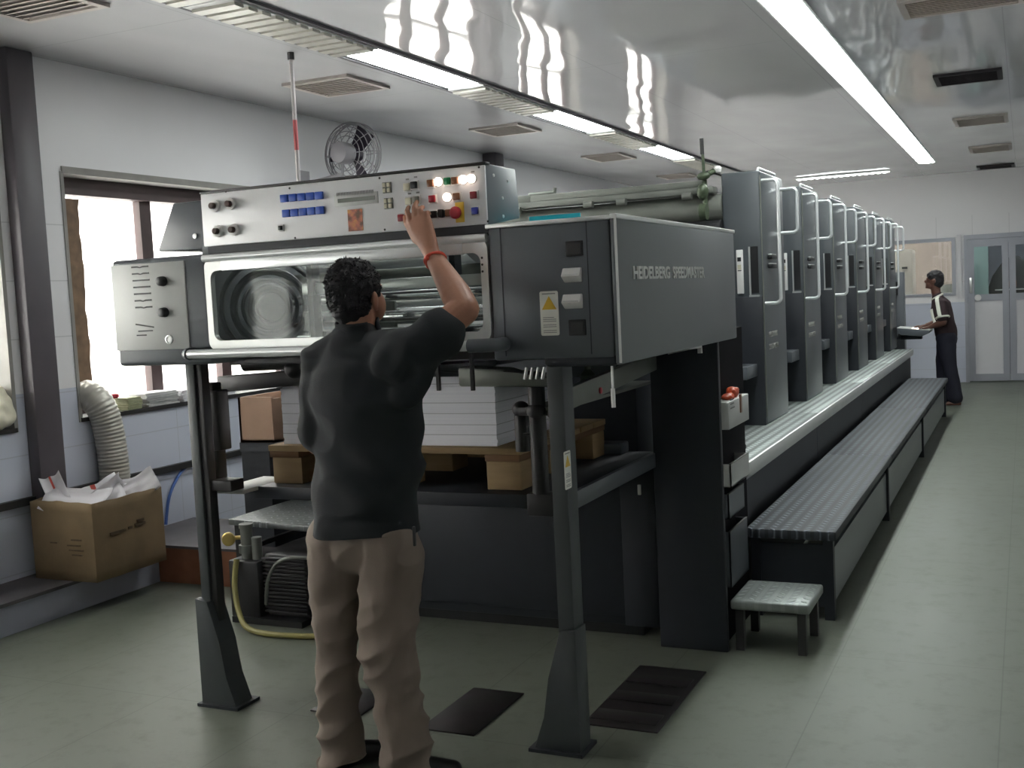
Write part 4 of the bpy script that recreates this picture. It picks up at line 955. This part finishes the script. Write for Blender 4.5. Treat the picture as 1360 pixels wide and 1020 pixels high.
d = MB(); d.tube(rs, [.086+.0022*math.sin(i*PI/2.0) for i in range(len(rs))], 28)
d.done('flexible_duct', 'duct', smooth=70, label='ribbed flexible duct bending down from the window sill behind the cardboard box', cat='duct')
# papers on the sill
for i, (y, L, hh, mt, lb) in enumerate(((5.16, .14, .075, 'mag_green', 'greenish bundle of papers on the window sill next to the duct'), (5.32, .30, .085, 'mag_grey', 'grey stack of magazines in the middle of the window sill'), (5.64, .30, .075, 'paper', 'white stack of papers on the window sill right of the grey magazines'), (5.97, .22, .03, 'paper', 'thin white paper stack on the sill half hidden by the press leg'))):
    st = MB(); n = max(3, int(hh/.012))
    for k in range(n):
        dx, dy = random.uniform(-.012, .012), random.uniform(-.015, .015); st.box((WL-.16+dx, y+dy, Z0+.004+k*hh/n), (WL-.005+dx*.4, y+L-.02+dy, Z0+.004+(k+.9)*hh/n), .001)
    st.done('paper_bundle', mt, label=lb, cat='paper', group='papers on the window sill')
cp = MB(); cp.lathe((WL-.09, 5.13, Z0+.08), [(.02, 0), (.03, .01), (.028, .025), (.01, .035)], ZA); cp = cp.done('red_thing', 'red', label='small red thing on the greenish papers by the duct', cat='oddment')  # a plain small red thing of no known kind
cl = MB(); cl.ball((WL-.04, 4.23, Z0+.10), .10, .09, .10); cl.ball((WL+.0, 4.17, Z0+.06), .08, .10, .06); cl.ball((WL-.06, 4.24, Z0+.19), .05, .06, .05); cl.ball((WL-.05, 4.05, Z0+.08), .1, .12, .08)
place(remesh(cl, .012, 4, lambda c: .016*noise.noise(c*16)), 'cloth_bundle', None, 'cream cloth bundle on the sill of the window at the left edge', 'cloth').data.materials.append(M['cloth'])
# blue cable
MB().tube(spline([Vector((WL+.015, 5.62, .57)), Vector((WL+.02, 5.52, .52)), Vector((WL+.02, 5.42, .40)), Vector((WL+.02, 5.37, .23))]), .010, 8).done('cable', 'bluecable', label='blue cable hanging down the wall behind the press leg', cat='cable')
# plywood carton and the dark stand under it
ct = empty('carton', (-3.9, 5.2, .81), 'brown open carton behind the paper stack below the window', 'box')
a = PY(315.5, 528, 5.0); b = PY(364, 588, 5.0)
w_ = MB(); w_.box((a.x, 5.0, b.z), (b.x, 5.02, a.z)); w_.box((a.x, 5.0, b.z), (a.x+.015, 5.4, a.z)); w_.box((b.x-.015, 5.02, b.z), (b.x, 5.4, a.z-.01)); w_.box((a.x, 5.38, b.z), (b.x, 5.4, a.z)); w_.box((a.x, 5.0, b.z), (b.x, 5.4, b.z+.015)); w_.done('walls', 'carton', ct)
st = empty('machine_stand', (-3.65, 5.2, 0), 'dark steel stand under the brown carton behind the press', 'stand')
B((a.x+.0, 4.99, b.z-.05), (-3.3, 5.45, b.z-.001), 'top', 'press_dark', st)
B((-4.02, 5.02, .22), (-3.83, 5.42, b.z-.05), 'body', 'press_dark', st)
for i, (mt, z, y) in enumerate((('mag_green', 0, 5.12), ('paper', .05, 5.12), ('mag_grey', .10, 5.12), ('mag_green', .15, 5.12), ('paper', .2, 5.12))):
    s_ = MB(); s_.box((b.x+.02, y, b.z+z), (b.x+.26, y+.3, b.z+z+.046), .003)
    s_.done('paper_bundle', mt, label=['lowest greenish', 'second white', 'third grey', 'fourth greenish', 'topmost white'][i]+' bundle of papers stacked right of the brown carton', cat='paper', group='papers stacked beside the carton')
# checker plate bench, compressor under it
bn = empty('bench', (-3.4, 4.8, 0), 'low checker-plate bench left of the standing man', 'bench')
t = MB(); t.prism([(-3.80, 4.60, .435), (-2.98, 4.50, .435), (-2.98, 5.32, .435), (-3.80, 5.42, .435)], (0, 0, .032), .006); t.done('tread', 'tread_bench', bn)
for x, y in ((-3.775, 4.615), (-3.02, 4.53), (-3.775, 5.36), (-3.02, 5.26)): B((x, y, 0), (x+.035, y+.035, .435), 'leg', 'darkmetal', bn)
B((-3.775, 4.64, .28), (-3.75, 5.37, .305), 'stretcher', 'darkmetal', bn); B((-3.775, 4.62, .10), (-3.04, 4.64, .12), 'stretcher', 'darkmetal', bn)
cm = empty('compressor', (-3.40, 4.52, 0), 'grimy dark air pump with a gauge and ribbed side under the bench', 'pump')
t = MB(); t.box((-3.64, 4.38, .02), (-3.46, 4.62, .31), .012); t.done('tank', 'darkmetal', cm)
t = MB(); 
for k in range(15): t.box((-3.455, 4.41+.006*(k % 2), .05+k*.019), (-3.20, 4.60, .061+k*.019), .003)
t.box((-3.45, 4.43, .03), (-3.2, 4.58, .34), .01); t.done('ribbed_cylinder', 'darkmetal', cm)
t = MB(); t.cyl((-3.56, 4.44, .30), (-3.56, 4.44, .47), .03); t.cyl((-3.56, 4.44, .34), (-3.56, 4.44, .38), .042); t.cyl((-3.56, 4.44, .465), (-3.56, 4.44, .485), .035); t.cyl((-3.50, 4.44, .3), (-3.5, 4.44, .42), .026); t.done('valve', 'steelgrey', cm)
t = MB(); gc = Vector((-3.635, 4.40, .415)); t.lathe(gc, [(.028, 0), (.034, .008), (.034, .022), (.028, .026)], (.35, -1, 0)); t = t.done('gauge', 'brass', cm)
MB().cyl(gc+Vector((.02, .02, 0)), (-3.57, 4.44, .415), .010).done('stem', 'brass', t)
MB().tube(spline([Vector((-3.575, 4.37, .32)), Vector((-3.565, 4.33, .20)), Vector((-3.50, 4.27, .08)), Vector((-3.40, 4.22, .022)), Vector((-3.2, 4.20, .016)), Vector((-2.95, 4.25, .016))]), .014, 10).done('hose', 'hose', cm)
MB().tube(spline([Vector((-3.42, 4.38, .10)), Vector((-3.38, 4.36, .24)), Vector((-3.30, 4.36, .33)), Vector((-3.18, 4.40, .34)), Vector((-3.05, 4.5, .30))]), .009, 8).done('pipe', 'steelgrey', cm)
B((-3.62, 4.36, 0), (-3.2, 4.64, .03), 'base', 'black', cm)
# ------------------------------------------------------------------ people
def mesh_obj(me, name, mt, parent=None, label=None, cat=None, loc=None):
    me.materials.append(M[mt]); me.name = name
    return place(me, name, parent, label, cat, None, None, loc)
def V(*a): return Vector(a)
def fingers(mb, kn, dirs, lens, r, bends, side):
    """kn knuckle points, dirs base directions, bends a vector towards which the finger curls"""
    for k, d, L, cdir in zip(kn, dirs, lens, bends):
        d = d.normalized(); p = [k-d*.012, k, k+d*L*.45, k+d*L*.74+cdir*L*.10, k+d*L*.92+cdir*L*.30]
        mb.chain([(p[0], r), (p[1], r*1.05), (p[2], r), (p[3], r*.93), (p[4], r*.82)], 10)
def P3(px, py, y): return PY(px, py, y)

# --- the man at the console, seen from behind
neck = P3(474, 447, 2.97); chest = P3(484, 520, 2.96); waist = P3(490, 610, 2.99); hip = P3(486, 700, 3.01)
shL = P3(424, 478, 2.95); shR = P3(548, 466, 2.91)
elR = P3(617, 411, 3.02); wrR = P3(574, 338, 3.155)
elL = P3(424, 588, 2.95); wrL = P3(450, 585, 3.13)
hd = P3(471, 388, 2.985)
kL, kR = P3(447, 868, 3.02), P3(513, 865, 3.0)
aL, aR = P3(452, 985, 3.04), P3(540, 985, 3.03)
hL, hR = P3(449, 735, 3.01), P3(521, 735, 3.0)
b = MB()
b.chain([(hip, .145, .10), (waist, .14, .095), (chest, .155, .095), (V(neck.x, neck.y, neck.z-.075), .09, .065)], 20)
b.chain([(V(neck.x, neck.y, neck.z-.06), .056), (V(neck.x, neck.y+.005, neck.z+.03), .056), (hd-ZA*.05, .058)], 16)
hm = (0, 0, -.14)
b.ball(hd+V(0, .005, .008), .070, .090, .094, hm); b.ball(hd+V(.02, .05, -.045), .055, .05, .06, hm)       # skull, jaw
fd = V(math.sin(.14), math.cos(.14), 0); sd_ = V(fd.y, -fd.x, 0)
b.ball(hd+fd*.098+V(0, 0, -.012), .013, .020, .022, hm); b.ball(hd+fd*.088-ZA*.055, .024, .014, .010, hm)      # nose, mouth
b.ball(hd+fd*.09-ZA*.083, .022, .016, .015, hm)
for s_ in (-1, 1):
    b.ball(hd+fd*.076+sd_*(s_*.032)+ZA*.018, .016, .010, .009, hm)
    e_ = hd+sd_*(s_*(.083 if s_ > 0 else .092))-fd*.004-ZA*.030
    b.ball(e_, .010, .018, .030, (0, 0, -.14+s_*.4)); b.ball(e_-ZA*.022+V(0, .003, 0), .008, .010, .012)
b.chain([(shR, .050), (shR.lerp(elR, .5), .050), (elR, .046)]); b.chain([(elR, .046), (elR.lerp(wrR, .25), .048), (elR.lerp(wrR, .65), .037), (wrR, .028, .024)], ref=(1, 0, 0))
b.chain([(shL, .048), (shL.lerp(elL, .5), .05), (elL, .042)]); b.chain([(elL, .042), (elL.lerp(wrL, .35), .043), (wrL, .028)])
# right hand, back to us, fingertips on the keys
kc = P3(556, 292, 3.205); hz = (kc-wrR).normalized(); hx = V(1, 0, .08).normalized()
b.chain([(wrR, .027, .022), (wrR.lerp(kc, .45), .037, .018), (wrR.lerp(kc, .85), .043, .016), (kc, .042, .014)], ref=tuple(hx))
kn = [kc+hx*o for o in (-.033, -.011, .011, .032)]
tips = [P3(543, 275, 3.232), P3(554, 268, 3.236), P3(562, 275, 3.234), P3(570, 284, 3.23)]
for k, t_ in zip(kn, tips):
    mid = k.lerp(t_, .5)+V(0, -.014, .010)
    b.chain([(k-hz*.02, .0095), (k, .0105), (mid, .0095), (k.lerp(t_, .82)+V(0, -.004, .006), .0085), (t_, .0075)], 10)
tb = wrR.lerp(kc, .35)-hx*.032
b.chain([(tb+hx*.01, .015), (tb-hx*.012+hz*.02+YA*.012, .0135), (P3(540, 296, 3.215), .0115), (P3(538, 288, 3.232), .009)], 10)
# left hand in front of the belly
hc = wrL+V(.055, .045, .0); b.chain([(wrL, .027, .02), (wrL.lerp(hc, .6), .036, .018), (hc, .036, .015)], ref=(0, 0, 1))
for i, o in enumerate((.028, .009, -.010, -.028)):
    k = hc+ZA*o; b.chain([(k, .0105), (k+V(.028, .022, 0), .010), (k+V(.052, .020, -.004), .009), (k+V(.066, .006, -.006), .0075)], 8)
b.chain([(wrL.lerp(hc, .3)+ZA*.025, .013), (hc+V(-.01, .0, .05), .012), (hc+V(.02, .015, .058), .009)], 8)
for h_, k_, a_ in ((hL, kL, aL), (hR, kR, aR)): b.chain([(h_, .075), (k_, .05), (k_.lerp(a_, .35), .05), (a_, .035)])
body = mesh_obj(remesh(b, .0042, 4), 'person', 'skin', None, 'man in black polo shirt and taupe trousers, back turned, pressing a console button', 'person', loc=(hip.x, hip.y, 0))
# hair: cap plus tufts
hc_ = MB(); hc_.ball(hd+V(0, -.008, .020), .079, .096, .088, hm); hc_.ball(hd+V(.0, -.032, -.028), .068, .068, .078, hm)
hme = remesh(hc_, .006, 3, lambda c: .007*noise.noise(c*55)+.006*noise.noise(c*22))
bmh = bmesh.new(); bmh.from_mesh(hme)
vs = [(v.co.copy(), v.normal.copy()) for v in bmh.verts if v.co.z > hd.z-.06]
tuft = MB(); tuft.bm.free(); tuft.bm = bmh
for c, n in random.sample(vs, min(len(vs), 1800)):
    d = (n*.30+V(0, -.35, -.25)+V(*(random.uniform(-.5, .5) for _ in range(3)))).normalized(); L = random.uniform(.004, .010)
    tuft.cyl(c-n*.002, c+d*L, .0032, .0005, 5)
hair = tuft.done('hair', 'hair', body, 60)
# trousers
def folds(c):
    a = noise.noise(V(c.x*5+c.z*3, c.y*5, c.z*10-c.x*6)); k = .020*(.3-abs(a)*1.6)
    return k+.004*noise.noise(V(c.x*22, c.y*22, c.z*9))
t = MB()
t.chain([(hip+ZA*.06, .158, .108), (hip, .166, .118), (V(hip.x, hip.y, hip.z-.035), .170, .120)], 24)
t.chain([(hL+ZA*.05, .092, .11), (hL, .094, .104), (hL.lerp(kL, .5), .086, .09), (kL, .072, .078), (kL.lerp(aL, .5), .072, .076), (aL, .074, .080), (aL-ZA*.05, .078, .088), (aL-ZA*.13, .080, .092)], 20)
t.chain([(hR+ZA*.05, .094, .11), (hR, .098, .104), (hR.lerp(kR, .5), .098, .096), (kR, .094, .086), (kR.lerp(aR, .5), .084, .084), (aR, .080, .088), (aR-ZA*.05, .084, .096), (aR+V(.012, 0, -.13), .088, .100)], 20)
tme = remesh(t, .007, 6, folds)
for v in tme.vertices: v.co.z = max(v.co.z, .035+.012*math.sin(v.co.x*30)+.02*max(0, 3.06-v.co.y)*4*0)
trs = mesh_obj(tme, 'trousers', 'trousers', body)
# polo shirt with collar
def sfold(c):
    k = .006*noise.noise(V(c.x*8, c.y*8, c.z*10))+.014*(.3-abs(noise.noise(V(c.x*5-c.z*4+3, c.y*5, c.z*6+c.x*4)))*1.5)
    k += .006*math.sin(c.z*34+c.x*30)*math.exp(-((c.z-1.05)/.14)**2)
    k += .006*math.sin((c.x-shR.x)*70-(c.z)*40)*math.exp(-((c-V(shR.x-.03, shR.y, shR.z-.07)).length/.12)**2)
    return k
t = MB(); hem = P3(486, 706, 3.0)
t.chain([(V(hem.x, hem.y, hem.z-.06), .182, .134), (V(hem.x, hem.y, hem.z+.03), .182, .134), (hip+ZA*.06, .186, .134), (waist, .186, .132), (chest, .194, .128), (V(chest.x-.004, chest.y-.005, chest.z+.08), .186, .115), (V(neck.x, neck.y-.008, neck.z-.045), .138, .090), (V(neck.x, neck.y-.004, neck.z-.012), .080, .070)], 28)
t.chain([(V(neck.x-.05, neck.y-.01, neck.z-.035), .055), (shL+V(.02, 0, .005), .062)], 18); t.chain([(V(neck.x+.05, neck.y-.01, neck.z-.035), .055), (shR+V(-.02, 0, .01), .062)], 18)
t.chain([(shR-V(.06, 0, .03), .080), (shR+V(.005, .0, -.004), .072), (shR.lerp(elR, .36)-ZA*.012, .074), (shR.lerp(elR, .52)-ZA*.014, .078)], 20); t.chain([(shR+V(-.03, 0, -.13), .05), (shR.lerp(elR, .30)-ZA*.035, .045)], 16)
t.chain([(shL+V(.06, 0, -.01), .07), (shL, .070), (shL.lerp(elL, .5), .064), (shL.lerp(elL, .9), .062)], 20); t.chain([(shL+V(.02, 0, -.10), .06), (elL+V(.03, 0, .02), .055)], 16)
sme = remesh(t, .007, 16, sfold)
for v in sme.vertices:
    zz = hem.z+.008*math.sin((v.co.x-hem.x)*14); v.co.z = max(v.co.z, zz)
sh = mesh_obj(sme, 'shirt', 'shirt', body)
cl = MB()
ring = []
for i in range(25):
    a = PI*(-.18)-2*PI*i/24*.90; ring.append(V(neck.x+.003+.074*math.cos(a), neck.y+.0+.066*math.sin(a), neck.z+.014+.010*math.sin(a)))
for dz, rr in ((0, 1.0),):
    g = MB(); pts = [(p, (p-V(neck.x, neck.y, p.z)).normalized()) for p in ring]
    g.grid(lambda p, q: pts[int(p*24)][0]+pts[int(p*24)][1]*(-.010+.026*(1-math.sin(q*PI/2.0))+ (.008*q))+ZA*(-.026+.062*q), 24, 6)
    co_ = g.done('collar', 'shirt', sh, 80); sm = co_.modifiers.new('thick', 'SOLIDIFY'); sm.thickness = .004
# thread on the wrist
tp = elR.lerp(wrR, .90); ax_ = (wrR-elR).normalized(); th_ = MB(); th_.torus(tp, .034, .0042, ax_+V(.25, 0, .1), 28, 8); th_.torus(tp-ax_*.006, .0335, .003, ax_+V(-.1, .1, 0), 28, 8); th_.ball(tp+V(-.012, -.034, .004), .008, .008, .007); th_.done('wrist_thread', 'thread', body)
kp = P3(541.5, 716, 2.84); MB().box((kp.x-.004, 2.875, kp.z-.03), (kp.x+.004, 2.885, kp.z+.03), .002).done('key_strap', 'black', trs)
def shoe(heel, toe, par, mt='leather', w=.043):
    d = (toe-heel); L = d.length; d.normalize(); s = MB()
    s.chain([(heel+d*.045+ZA*.04, w*.85, .04), (heel+d*L*.45+ZA*.042, w*.95, .042), (heel+d*L*.68+ZA*.032, w*1.08, .030), (heel+d*(L-.05)+ZA*.028, w*1.0, .024)], 18, ref=tuple(ZA.cross(d)))
    s.chain([(heel+d*.05+ZA*.06, .042), (heel+d*.05+ZA*.095, .043)], 14)
    me = remesh(s, .006, 4)
    for v in me.vertices: v.co.z = max(v.co.z, .002)
    return mesh_obj(me, 'shoe', mt, par)
shoe(V(aL.x-.015, aL.y-.055, 0), V(aL.x+.10, aL.y+.19, 0), body)
shoe(V(aR.x-.05, aR.y-.045, 0), V(aR.x+.175, aR.y+.10, 0), body)

# --- the man at the far desk, in profile facing the press
Y0 = 14.25
def Q(px, py, dy=0): return PY(px, py, Y0+dy)
hd = Q(1240, 372); neck = Q(1244, 392); shN = Q(1249, 403, -.19); shF = Q(1247, 402, .19); hip = Q(1257, 446); chest = Q(1250, 412); waist = Q(1254, 430)
elN = Q(1253, 428, -.24); wrN = Q(1236, 434, -.16); elF = Q(1246, 428, .22); wrF = Q(1231, 432, .10)
kN, aN = Q(1261, 487, -.10), Q(1269, 527, -.10); kF, aF = Q(1252, 488, .10), Q(1254, 526, .12)
b = MB(); rf = (0, 1, 0)
b.chain([(hip, .14, .10), (waist, .14, .10), (chest, .16, .105), (V(neck.x+.02, neck.y, neck.z-.08), .10, .075)], 20, ref=rf)
b.chain([(V(neck.x+.02, neck.y, neck.z-.07), .055), (neck, .052), (hd-ZA*.04+V(.01, 0, 0), .055)])
b.ball(hd+V(.012, 0, .012), .092, .073, .10); b.ball(hd+V(-.04, 0, -.05), .05, .05, .055)
b.ball(hd+V(-.088, 0, -.012), .018, .013, .02); b.ball(hd+V(-.08, 0, -.055), .012, .022, .010); b.ball(hd+V(-.078, 0, -.083), .016, .02, .014)
for s_ in (-1, 1):
    b.ball(hd+V(-.074, s_*.03, .018), .009, .015, .008); b.ball(hd+V(.012, s_*.075, -.01), .018, .009, .029)
for S_, E_, W_, in ((shN, elN, wrN), (shF, elF, wrF)):
    b.chain([(S_, .055), (S_.lerp(E_, .5), .05), (E_, .042)]); b.chain([(E_, .042), (E_.lerp(W_, .35), .042), (W_, .027)])
    hc = W_+V(-.075, .0, -.012); b.chain([(W_, .026, .02), (W_.lerp(hc, .6), .037, .017), (hc, .036, .014)], ref=rf)
    for o, L in zip((-.029, -.010, .010, .029), (.058, .072, .075, .064)):
        k = hc+V(0, o, 0); b.chain([(k, .0105), (k+V(-L*.45, 0, .008), .010), (k+V(-L*.8, 0, -.002), .009), (k+V(-L, 0, -.016), .0075)], 8)
    s_ = 1 if S_ is shN else -1
    b.chain([(W_+V(-.025, s_*.025, 0), .013), (hc+V(.012, s_*.046, -.004), .012), (hc+V(-.022, s_*.052, -.012), .009)], 8)
for h_, k_, a_ in ((hip+V(0, -.09, -.05), kN, aN), (hip+V(-.01, .09, -.05), kF, aF)):
    b.chain([(h_, .08), (k_, .052), (k_.lerp(a_, .35), .05), (a_, .035)])
    f_ = V(a_.x, a_.y, 0); b.chain([(a_, .034), (f_+V(.02, 0, .035), .034)]); b.chain([(f_+V(.035, 0, .03), .034, .028), (f_+V(-.06, 0, .034), .042, .030), (f_+V(-.13, 0, .02), .042, .018), (f_+V(-.18, 0, .016), .034, .012)], ref=rf)
me = remesh(b, .0055, 4)
for v in me.vertices: v.co.z = max(v.co.z, .012)
man2 = mesh_obj(me, 'person', 'skin_dark', None, 'man in dark maroon polo with white stripes, in profile at the far operator desk', 'person', loc=(hip.x, hip.y, 0))
h_ = MB(); h_.ball(hd+V(.020, 0, .034), .098, .080, .088); h_.ball(hd+V(.045, 0, -.015), .072, .076, .088); h_.ball(hd+V(-.012, 0, .052), .066, .068, .058)
mesh_obj(remesh(h_, .007, 3, lambda c: .006*noise.noise(c*40)), 'hair', 'hair', man2)
t = MB(); t.chain([(hip+ZA*.05, .155, .115), (hip-ZA*.04, .16, .125)], 20, ref=rf)
for h_, k_, a_ in ((hip+V(0, -.085, -.05), kN, aN), (hip+V(-.01, .085, -.05), kF, aF)):
    t.chain([(h_+ZA*.04, .095, .115), (h_.lerp(k_, .5), .085, .095), (k_, .075, .08), (k_.lerp(a_, .5), .075, .08), (a_-ZA*.02, .075, .088)], 18, ref=rf)
mesh_obj(remesh(t, .009, 5, lambda c: .008*noise.noise(c*10)), 'trousers', 'navy', man2)
t = MB(); t.chain([(hip+V(.0, 0, .03), .165, .128), (waist, .168, .125), (chest, .185, .125), (V(chest.x+.0, chest.y, chest.z+.07), .175, .11), (V(neck.x+.018, neck.y, neck.z-.055), .115, .08), (V(neck.x+.014, neck.y, neck.z-.025), .075, .068)], 24, ref=rf)
for S_, E_ in ((shN, elN), (shF, elF)): t.chain([(S_+V(0, .05 if S_ is shN else -.05, 0), .07), (S_, .072), (S_.lerp(E_, .5), .070), (S_.lerp(E_, .72), .070)], 18)
sh2 = mesh_obj(remesh(t, .008, 5, lambda c: .006*noise.noise(c*11)), 'shirt', 'maroon', man2)
c_ = MB(); d_ = (elN-shN).normalized(); c_.torus(shN.lerp(elN, .74), .071, .012, d_, 28, 8); c_.done('sleeve_band', 'stripe', sh2)
# white stripe from the collar down the sleeve, and the white collar
def strip(pts, w, off):
    g = MB(); n = len(pts)-1
    g.grid(lambda p, q: pts[int(round(p*n))]+off[int(round(p*n))]+V((q-.5)*w, 0, (q-.5)*w*.35), n, 2); r = g.done('stripe', 'stripe', sh2, 80); r.modifiers.new('thick', 'SOLIDIFY').thickness = .006
sp_ = spline([V(neck.x+.02, neck.y-.085, neck.z-.035), shN+V(-.035, .035, .072), shN+V(-.035, -.045, .048), shN.lerp(elN, .35)+V(-.03, -.062, .012), shN.lerp(elN, .72)+V(-.025, -.070, .005)], 5)
strip(sp_, .04, [V(0, -.010, .004)]*len(sp_))
sp_ = spline([V(chest.x-.10, chest.y-.13, chest.z+.02), V(chest.x-.085, chest.y-.145, chest.z-.07), V(waist.x-.085, waist.y-.15, waist.z+.0)], 5)
strip(sp_, .03, [V(0, -.012, 0)]*len(sp_))
c_ = MB(); c_.torus(V(neck.x+.006, neck.y, neck.z-.022), .066, .014, (-.55, 0, 1), 28, 8); c_.done('collar', 'stripe', sh2)

# ------------------------------------------------------------------ daylight
sl_ = bpy.data.lights.new('sun', 'SUN'); sl_.energy = 22; sl_.angle = .01; sl_.color = (1, .98, .95)
so = bpy.data.objects.new('sun', sl_); COL.objects.link(so); so.location = (-9, 6, 12)
so.rotation_euler = Vector((.135, .02, -1)).to_track_quat('-Z', 'Y').to_euler()
W = bpy.data.worlds.new('world'); S.world = W; W.use_nodes = True
bg = W.node_tree.nodes['Background']; bg.inputs[0].default_value = (1.0, .97, .93, 1); bg.inputs[1].default_value = 13.0
